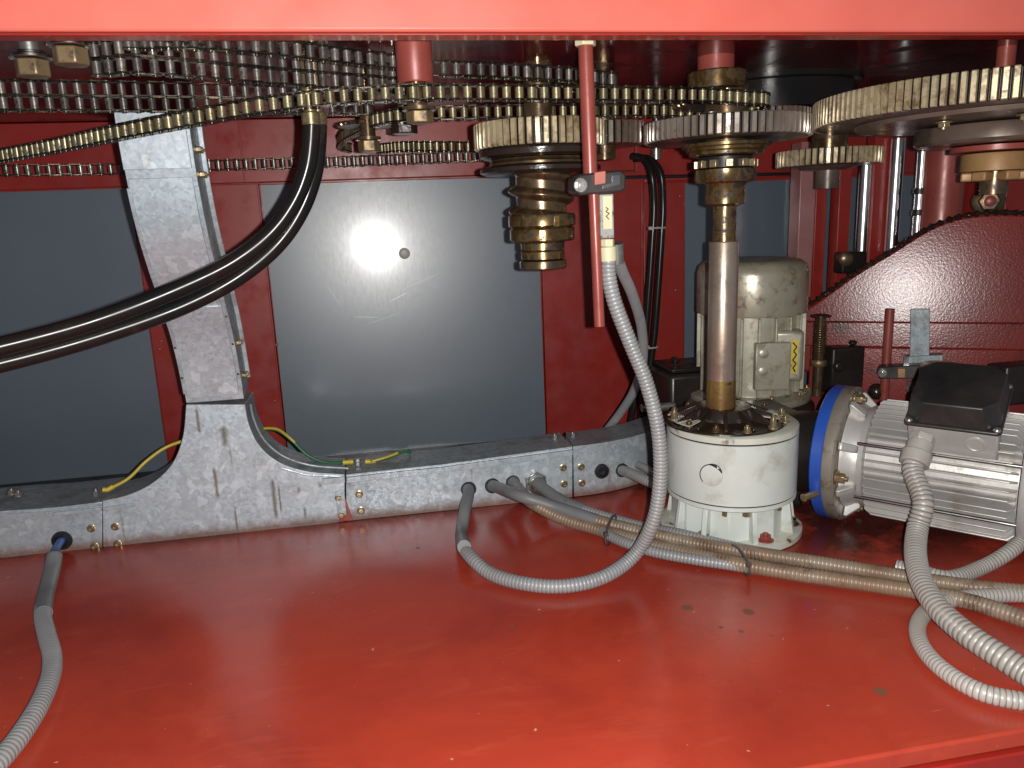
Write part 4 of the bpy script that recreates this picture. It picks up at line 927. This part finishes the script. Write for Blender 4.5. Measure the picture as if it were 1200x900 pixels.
# ================================================================== right motor
MM = Matrix.Translation((cA.x, cA.y, cA.z)) @ Matrix(((d.x, n_.x, 0, 0), (d.y, n_.y, 0, 0), (0, 0, 1, 0), (0, 0, 0, 1)))
ALONG = MM @ Matrix.Rotation(PI/2, 4, 'Y')      # lathe z -> motor axis
FR = .1075
t = thing('electric_motor', (cA.x+.09, cA.y-.1, 0), 'silver finned electric motor lying on its side with a blue flange ring', 'motor')
bm = nb(); lathe(bm, [(.06, -.008), (FR-.002, -.008), (FR, -.006), (FR, .009), (FR-.001, .010)], ALONG, 96); link_mesh('blue_ring', bm, M['blue'], t)
bm = nb(); lathe(bm, [(FR-.001, .0102), (FR, .0115), (FR, .025), (FR-.003, .028), (.074, .029), (.06, .029)], ALONG, 96); link_mesh('flange', bm, M['aluflange'], t)
bm = nb(); lathe(bm, [(.086, .0292), (.084, .034), (.078, .044), (.0765, .052), (.080, .053), (.0805, .060), (.078, .0615)], ALONG, 72); link_mesh('end_bell', bm, M['alu'], t)
for i in range(8):
    a = 2*PI*i/8+PI/8; bm = nb()
    poly = [Vector((.0292, -.006, .075)), Vector((.0292, -.006, .100)), Vector((.034, -.006, .100)), Vector((.052, -.006, .083)), Vector((.052, -.006, .075))]
    prism(bm, poly, (0, .012, 0)); bm.transform(MM @ Matrix.Rotation(a, 4, 'X')); link_mesh('gusset', bm, M['alu'], t, bevel=.0015)
for i in range(4):
    a = 2*PI*i/4+PI/4+.12+PI/4*0; R_ = MM @ Matrix.Rotation(a+PI/4, 4, 'X')
    bm = nb(); p0 = R_ @ Vector((.0290, 0, .094)); p1 = R_ @ Vector((.042, 0, .094)); hexbolt(bm, p0, p1-p0, .0085, .013); link_mesh('flange_bolt', bm, M['bolt'], t, bevel=.0008)
bm = nb(); lathe(bm, [(.05, .0618), (.072, .062), (.072, .257), (.05, .258)], ALONG, 64); link_mesh('stator_body', bm, M['alu'], t)
NF = 42
for i in range(NF):
    a = 2*PI*i/NF; bm = nb(); z1 = .0905 if i % 4 else .093
    x0, x1 = (.0625, .256)
    an = (math.degrees(a) % 360)
    poly = [Vector((x0, -.0013, .070)), Vector((x0+.001, -.0013, z1-.004)), Vector((x0+.006, -.0013, z1)), Vector((x1-.008, -.0013, z1)), Vector((x1, -.0013, z1-.008)), Vector((x1, -.0013, .070))]
    prism(bm, poly, (0, .0026, 0)); bm.transform(MM @ Matrix.Rotation(a, 4, 'X')); link_mesh('cooling_fin', bm, M['alu'], t, bevel=.0007)
for a in (-62, -118, 62, 118):   # through-bolts
    R_ = MM @ Matrix.Rotation(math.radians(a+180), 4, 'X'); bm = nb()
    cyl(bm, R_ @ Vector((.053, 0, .0885)), R_ @ Vector((.262, 0, .0885)), .0028, seg=10); link_mesh('tie_bolt', bm, M['steel'], t)
bm = nb(); lathe(bm, [(.06, .2585), (.091, .2595), (.093, .262), (.093, .280), (.091, .282), (.095, .2835), (.096, .286), (.096, .338), (.07, .348)], ALONG, 72); link_mesh('fan_cowl', bm, M['alu'], t)
# terminal box, rolled towards the opening
TB = MM @ T(.012, 0, .014) @ Matrix.Rotation(math.radians(25), 4, 'X')
bm = nb(); box(bm, .108, .218, -.052, .050, .05, .101); link = TB
bm.transform(TB); link_mesh('terminal_base', bm, M['alu'], t, bevel=.003)
def octo(x0, x1, y0, y1, c, z): return [Vector(v_+(z,)) for v_ in ((x0+c, y0), (x1-c, y0), (x1, y0+c), (x1, y1-c), (x1-c, y1), (x0+c, y1), (x0, y1-c), (x0, y0+c))]
bm = nb(); prism(bm, octo(.104, .222, -.057, .055, .004, .1015), (0, 0, .006)); 
A_ = octo(.106, .220, -.055, .053, .016, .1075); B_ = octo(.110, .216, -.051, .049, .017, .142)
va = [bm.verts.new(v_) for v_ in A_]; vb = [bm.verts.new(v_) for v_ in B_]
for i in range(8): bm.faces.new((va[i], va[(i+1) % 8], vb[(i+1) % 8], vb[i]))
bm.faces.new(vb); bm.faces.new(va[::-1])
bm.transform(TB); tb = link_mesh('terminal_lid', bm, M['blackbox'], t, bevel=.0025, seg=3)
for (x, y) in ((.110, -.050), (.216, -.050), (.110, .048), (.216, .048)):
    bm = nb(); q0 = TB @ Vector((x, y, .107)); q1 = TB @ Vector((x, y, .112)); lathe(bm, [(.005, 0), (.005, .002), (.003, .004)], Matrix.Translation(q0) @ frame_to(q1-q0).to_4x4(), 16); link_mesh('lid_screw', bm, M['boltg'], tb)
nrm = (TB.to_3x3() @ Vector((0, -1, 0))).normalized()

bm = nb(); cyl(bm, g0, g0+gd*.012, .0175, seg=6); cyl(bm, g0+gd*.011, g0+gd*.030, .0165, .0175, seg=24); cyl(bm, g0+gd*.028, g0+gd*.046, .0205, .0195, seg=12)
link_mesh('cable_gland', bm, M['condlight'], t, bevel=.0015)
g1 = TB @ Vector((.192, -.052, .080)); bm = nb(); lathe(bm, [(.0125, -.001), (.0125, .001), (.0105, .0015), (.0095, .0004), (.001, .0003)], Matrix.Translation(g1) @ frame_to(nrm).to_4x4(), 28); link_mesh('blank_cap', bm, M['alu'], t)

# ================================================================== background motor
KX, KY, KR = .700, 1.33, .0845
kq = aY(822, 400, KY); kq2 = aY(941, 400, KY); KX = (kq.x+kq2.x)/2-.006; KR = (kq2.x-kq.x)/2*.96
kz = lambda py: aY(885, py, KY-KR*.6).z
t = thing('upright_motor', (KX, KY, 0), 'oil-speckled upright motor behind the shaft with a yellow sticker on its box', 'motor')
zt_, zm, zb_ = kz(306), kz(370), kz(462)
bm = nb(); lathe(bm, [(KR-.001, zm), (KR, zm+.003), (KR, zt_-.024), (KR-.004, zt_-.010), (KR-.014, zt_-.002), (KR-.026, zt_), (.02, zt_+.001)], T(KX, KY), 64); link_mesh('fan_cowl', bm, M['capmotor'], t)
bm = nb(); lathe(bm, [(KR-.010, zb_), (KR-.010, zm-.001)], T(KX, KY), 48); link_mesh('stator_body', bm, M['aludark'], t)
for i in range(20):
    a = 2*PI*i/20; bm = nb(); box(bm, KR-.0105, KR-.001, -.0022, .0022, zb_+.002, zm-.0015); bm.transform(T(KX, KY) @ Matrix.Rotation(a, 4, 'Z')); link_mesh('cooling_fin', bm, M['aludark'], t, bevel=.0008)
bm = nb(); lathe(bm, [(KR+.012, zb_-.018), (KR+.014, zb_-.014), (KR+.014, zb_-.006), (KR-.004, zb_)], T(KX, KY), 56); link_mesh('mounting_flange', bm, M['capmotor'], t)
for a in (-60, -95, -25, -130):
    bm = nb(); ar = math.radians(a); hexbolt(bm, (KX+(KR+.005)*math.cos(ar), KY+(KR+.005)*math.sin(ar), zb_-.008), (0, 0, 1), .007, .01); link_mesh('flange_bolt', bm, M['bolt'], t)
bm = nb(); lathe(bm, [(KR+.02, .0015), (KR+.02, zb_-.03), (KR+.01, zb_-.0185)], T(KX, KY), 32); link_mesh('lower_housing', bm, M['darkmetal'], t)
# side face plate with two round caps + terminal box
fr = Matrix.Translation((KX, KY, 0)) @ Matrix.Rotation(math.radians(-103), 4, 'Z')
bm = nb(); box(bm, KR-.012, KR+.004, -.016, .045, kz(452), kz(398)); bm.transform(fr); fp = link_mesh('side_plate', bm, M['aludark'], t, bevel=.002)
for py in (410, 430):
    bm = nb(); lathe(bm, [(.0085, 0), (.0085, .002), (.0065, .003)], fr @ Matrix.Translation((KR+.004, -.002, kz(py))) @ Matrix.Rotation(PI/2, 4, 'Y'), 20); link_mesh('round_cap', bm, M['aludark'], fp)
tbx = Matrix.Translation(aY(924, 418, KY-KR)) @ Matrix.Rotation(math.radians(-22), 4, 'Z')
bm = nb(); box(bm, -.030, .026, -.0, .085, -.046, .046); bm.transform(tbx); tb = link_mesh('terminal_box', bm, M['aludark'], t, bevel=.007, seg=3)
bm = nb(); box(bm, -.026, -.004, -.004, -.0005, -.020, .020); bm.transform(tbx); link_mesh('box_lid', bm, M['capmotor'], tb, bevel=.001)
bm = nb(); box(bm, .004, .0155, -.0022, -.0006, -.030, .030); bm.transform(tbx); st = link_mesh('yellow_sticker', bm, M['sticker'], tb)
bm = nb()
zz = [(.006, .026), (.013, .018), (.008, .010), (.013, .004), (.007, -.006), (.013, -.012), (.008, -.020), (.012, -.027)]
for a, b in zip(zz, zz[1:]): cyl(bm, (a[0], -.0024, a[1]), (b[0], -.0024, b[1]), .0013, seg=6)
bm.transform(tbx); link_mesh('sticker_print', bm, M['black'], st)
q = aY(928, 347, KY); bm = nb(); lathe(bm, [(.008, 0), (.008, .008), (.005, .011)], Matrix.Translation((q.x-.006, q.y-.03, q.z)) @ frame_to((.6, -.8, 0)).to_4x4(), 16); link_mesh('cowl_screw', bm, M['boltg'], t)
# dark reducer to the left of it
q0 = aY(776, 432, 1.38); q1 = aY(832, 470, 1.38)
t = thing('reduction_gearbox', ((q0.x+q1.x)/2, 1.38, 0), 'dark oily gear case squatting left of the upright motor', 'gearbox')
bm = nb(); box(bm, q0.x, q1.x+.02, 1.34, 1.46, .001, q0.z-.006); link_mesh('case', bm, M['darkmetal'], t, bevel=.008)
bm = nb(); box(bm, q0.x+.008, q1.x+.01, 1.35, 1.45, q0.z-.0055, q0.z+.004); cv = link_mesh('cover', bm, M['darkmetal'], t, bevel=.003)
for (dx, dy) in ((.02, .02), (.075, .02), (.045, .08)):
    bm = nb(); hexbolt(bm, (q0.x+dx, 1.345+dy, q0.z+.004), (0, 0, 1), .006, .006); link_mesh('bolt', bm, M['darkmetal'], cv)
bm = nb(); cyl(bm, aY(752, 478, 1.33), aY(790, 476, 1.33), .008, seg=16); link_mesh('oil_pipe', bm, M['boltg'], t)
bm = nb(); box(bm, q0.x-.005, q1.x+.05, 1.24, 1.335, .001, aY(800, 488, 1.24).z); link_mesh('front_case', bm, M['darkmetal'], t, bevel=.012)

# ================================================================== red casting (right background)
P0 = Vector((1.04, 1.29, 0)); du = Vector((.80, -.60, 0)).normalized(); dn = Vector((-du.y, du.x, 0))   # dn points away from camera
def onp(px, py, off=0):
    r_ = ray(px, py); o_ = P0+dn*off; tt_ = (o_-CAM).dot(dn)/r_.dot(dn); return CAM+r_*tt_
t = thing('press_casting', (P0.x, P0.y, 0), 'big maroon arched casting with rough glossy paint behind the silver motor', 'casting')
top = arc([(905, 372), (940, 363), (975, 340), (1000, 322), (1045, 295), (1085, 270), (1110, 259), (1140, 252), (1190, 250), (1300, 262), (1420, 300)], 6)
poly = [onp(a, b) for a, b in top]
e0, e1 = poly[-1], poly[0]
poly += [Vector((e1.x, e1.y, 0))+(e0-e1).dot(du)*du + Vector((0, 0, .16)), Vector((e1.x, e1.y, .16))]
bm = nb(); prism(bm, poly, dn*.16, 0, 0); 
for v_ in bm.verts: v_.co += dn*((v_.co.z-.3)*.105)
link_mesh('arched_wall', bm, M['cast'], t, bevel=.006, seg=3)
# lower step with ledges
l = [onp(940, 376, -.007), onp(1300, 379, -.007)]; 
poly = [l[0], l[1], Vector((l[1].x, l[1].y, l[1].z-.05)), Vector((l[0].x, l[0].y, l[0].z-.05))]
bm = nb(); prism(bm, poly, dn*.0115)
for v_ in bm.verts: v_.co += dn*((v_.co.z-.3)*.105)
link_mesh('ledge_band', bm, M['cast'], t, bevel=.003)
l = [onp(950, 405, -.006), onp(1300, 410, -.006)]
poly = [l[0], l[1], Vector((l[1].x, l[1].y, 0.001)), Vector((l[0].x, l[0].y, 0.001))]
bm = nb(); prism(bm, poly, dn*.15)
for v_ in bm.verts: v_.co += dn*((v_.co.z-.3)*.105)
link_mesh('lower_wall', bm, M['cast'], t, bevel=.003)
# oily rim along the arch
pts = [onp(a, b, .006)+Vector((0, 0, .001)) for a, b in top[5:]]
pts = resample(pts, .004); bm = nb(); sweep(bm, pts, lambda i: .0042+.0020*math.sin(i*1.7)+random.uniform(-.0012, .0016), 8); link_mesh('grease_bead', bm, M['grease'], t)
# --- things before the casting
q = onp(1043, 362, -.03)
bm = nb(); cyl(bm, q, (q.x, q.y, .06), .0085, seg=20); tag(link_mesh('thin_pipe', bm, M['redrod']), 'thin red brown pipe standing left of the grey steel plate', 'pipe')
bm = nb(); l = [onp(1067, 362, -.035), onp(1090, 362, -.035), onp(1089, 422, -.035), onp(1066, 422, -.035)]; prism(bm, l, dn*.006)
l2 = [onp(1060, 418, -.04), onp(1105, 416, -.04), onp(1105, 436, -.04), onp(1060, 438, -.04)]; prism(bm, l2, dn*.03)
tag(link_mesh('steel_plate', bm, M['galvdark'], bevel=.001), 'upright grey steel plate in front of the maroon casting', 'plate')
t = thing('position_switch', onp(1055, 437, -.07), 'black clamp bracket on the thin pipe beside the black terminal box', 'switch')
bm = nb(); l = [onp(1030, 430, -.07), onp(1080, 428, -.07), onp(1080, 444, -.07), onp(1031, 444, -.07), onp(1027, 437, -.07)]; prism(bm, l, dn*.03); link_mesh('clamp', bm, M['blackbox'], t, bevel=.002)
bm = nb(); hexbolt(bm, onp(1034, 437, -.07), -dn, .006, .005); link_mesh('clamp_screw', bm, M['steel'], t)
bm = nb(); l = [onp(1052, 432, -.076), onp(1061, 432, -.076), onp(1061, 443, -.076), onp(1052, 443, -.076)]; prism(bm, l, dn*.0055); link_mesh('block', bm, M['castbronze'], t, bevel=.001)
for (x0, x1, y0, y1) in ((1059, 1065, 418, 427), (1063, 1071, 447, 459)):
    bm = nb(); l = [onp(x0, y0, -.06), onp(x1, y0, -.06), onp(x1, y1, -.06), onp(x0, y1, -.06)]; prism(bm, l, dn*.006); link_mesh('white_tab', bm, M['steel'], t)
# threaded bolt / spring
q = onp(962, 370, -.05)
t = thing('threaded_rod', (q.x, q.y, .1), 'oily threaded rod with a washer cap left of the maroon casting', 'rod')
pts = []
bm = nb(); lathe(bm, [(.010, .12), (.010, q.z-.002)], T(q.x, q.y), 24); link_mesh('core', bm, M['oilmetal'], t)
z0 = q.z-.085; N = 340
for i in range(N): a = i*2*PI/20; pts.append(Vector((q.x+.0115*math.cos(a), q.y+.0115*math.sin(a), q.z-.012-.0046*i/20)))
bm = nb(); sweep(bm, pts, lambda i: .0016, 6); link_mesh('thread', bm, M['oilmetal'], t)
bm = nb(); lathe(bm, [(.012, q.z-.004), (.019, q.z-.002), (.019, q.z+.001), (.010, q.z+.0035)], T(q.x, q.y), 28); link_mesh('cap', bm, M['grease'], t)
bm = nb(); zc = onp(962, 425, -.05).z; lathe(bm, [(.014, zc-.006), (.0155, zc-.004), (.0155, zc+.004), (.014, zc+.006)], T(q.x, q.y), 28); link_mesh('collar', bm, M['boltsoft'], t)
q = onp(985, 420, -.03)
bm = nb(); box(bm, -.03, .04, -.02, .02, -.07, .025, Matrix.Translation(q)); cyl(bm, q+Vector((-.02, -.02, -.01)), q+Vector((-.02, -.032, -.01)), .011, seg=20); cyl(bm, q+Vector((.025, 0, .025)), q+Vector((.025, 0, .035)), .008, seg=16)
tag(link_mesh('valve_block', bm, M['darkmetal'], bevel=.004), 'black greasy block between the threaded rod and the thin pipe', 'block')
q = onp(1027, 459, -.02)
bm = nb(); lathe(bm, [(.016, -.02), (.016, .01), (.011, .016), (.004, .018)], Matrix.Translation(q) @ frame_to((-.5, -.8, .3)).to_4x4(), 24)
tag(link_mesh('black_plug', bm, M['grease']), 'shiny black round plug just above the motor flange', 'plug')
q = onp(1118, 424, -.10)
bm = nb(); cyl(bm, q+Vector((-.01, .02, -.05)), q+Vector((-.01, .02, -.006)), .034, seg=40)
bm2 = bm; tag(link_mesh('round_boss', bm2, M['gear'], bevel=.004), 'pale round boss peeking over the black terminal lid', 'boss')
q = aY(1195, 440, 1.05); bm = nb(); box(bm, q.x-.025, q.x+.10, 1.05, 1.09, q.z-.05, q.z+.016); 
tag(link_mesh('switch_box', bm, M['darkmetal'], bevel=.004), 'dark box at the right edge behind the terminal lid', 'box')

# --- columns and bars behind the casting
def vcol(px0, px1, y, z0, z1, mat, name, label, cat, group=None, dep=.03):
    a = aY(px0, 240, y).x; b = aY(px1, 240, y).x; bm = nb(); box(bm, a, b, y, y+dep, z0, z1)
    return tag(link_mesh(name, bm, mat, bevel=.0015), label, cat, group)
def vbar(px, w_, y, z0, z1, mat, name, label, cat, group=None):
    q = aY(px, 235, y); bm = nb(); r = w_/2/900*y*1.3/math.cos(.3); lathe(bm, [(r-.001, z0), (r, z0+.001), (r, z1-.001), (r-.001, z1)], T(q.x, q.y), 32)
    return tag(link_mesh(name, bm, mat), label, cat, group)
vcol(937, 955, 1.50, .30, .62, M['pinkcol'], 'frame_column', 'pale worn frame column right of the dark slate panel', 'column', dep=.04)
vcol(956, 969, 1.53, .25, .62, M['redwall'], 'frame_column', 'dark red frame column touching the pale worn one', 'column')
vcol(983, 997, 1.50, .25, .60, M['redwall'], 'frame_column', 'red frame column left of the first chrome bar', 'column')
vcol(1022, 1039, 1.48, .25, .64, M['redwall'], 'frame_column', 'red frame column between the two chrome bars', 'column')
vcol(1141, 1152, 1.36, .38, .62, M['redwall'], 'frame_column', 'red frame column left of the round pivot nut', 'column')
vcol(1178, 1215, 1.38, .38, .62, M['redwall'], 'frame_column', 'broad red frame column at the right edge', 'column')
vbar(1013, 13, 1.50, .36, .605, M['chrome'], 'chrome_bar', 'first chrome guide bar from the left, beside the red columns', 'bar', 'chrome guide bars')
vbar(1048, 13, 1.47, .39, .62, M['chrome'], 'chrome_bar', 'second chrome guide bar, with dark gap at its right', 'bar', 'chrome guide bars')
o = vbar(1077, 9, 1.42, .40, .59, M['chrome'], 'chrome_bar', 'thin chrome bar carrying two black rings', 'bar', None)
q = aY(1077, 235, 1.42)
for dz in (aY(1077, 224, 1.42).z, aY(1077, 249, 1.42).z):
    bm = nb(); lathe(bm, [(.012, dz-.006), (.013, dz-.005), (.013, dz+.005), (.012, dz+.006)], T(q.x, q.y), 24); r_ = link_mesh('black_ring', bm, M['rubber'])
    wl = r_.location.copy(); r_.parent = o; r_.location = wl-o.location
vbar(1104, 38, 1.40, .38, .59, M['redrod'], 'red_cylinder', 'fat red cylinder right of the thin ringed bar', 'cylinder')
vbar(1166, 12, 1.33, .45, .60, M['chrome'], 'chrome_bar', 'short chrome pin above the round pivot nut', 'bar', None)
q = aY(1178, 235, 1.26)
t = thing('pivot_nut', q, 'round greasy pivot nut on top of the maroon casting', 'nut')
fm = Matrix.Translation(q+Vector((-.008, .03, 0))) @ frame_to((-.55, -.8, 0)).to_4x4()
bm = nb(); lathe(bm, [(.026, -.02), (.028, -.015), (.028, .0), (.024, .003)], fm, 32); link_mesh('outer_ring', bm, M['oilmetal'], t)
bm = nb(); lathe(bm, [(.019, .0032), (.019, .012), (.017, .014)], fm, 6); link_mesh('hex_nut', bm, M['oilmetal'], t, bevel=.001)
bm = nb(); lathe(bm, [(.010, .0142), (.010, .022), (.007, .024)], fm, 20); link_mesh('stud', bm, M['redrod'], t)
q = aY(990, 303, 1.40)
t = thing('roller_bracket', q, 'small oily roller on the left shoulder of the arched casting', 'roller')
fm = Matrix.Translation(q) @ frame_to((-.4, -.9, 0)).to_4x4()
bm = nb(); lathe(bm, [(.014, -.02), (.014, .012), (.010, .015)], fm, 28); link_mesh('roller', bm, M['oilmetal'], t)
bm = nb(); box(bm, q.x-.005, q.x+.05, q.y+.0, q.y+.03, q.z-.03, q.z+.012); link_mesh('bracket', bm, M['darkmetal'], t, bevel=.004)
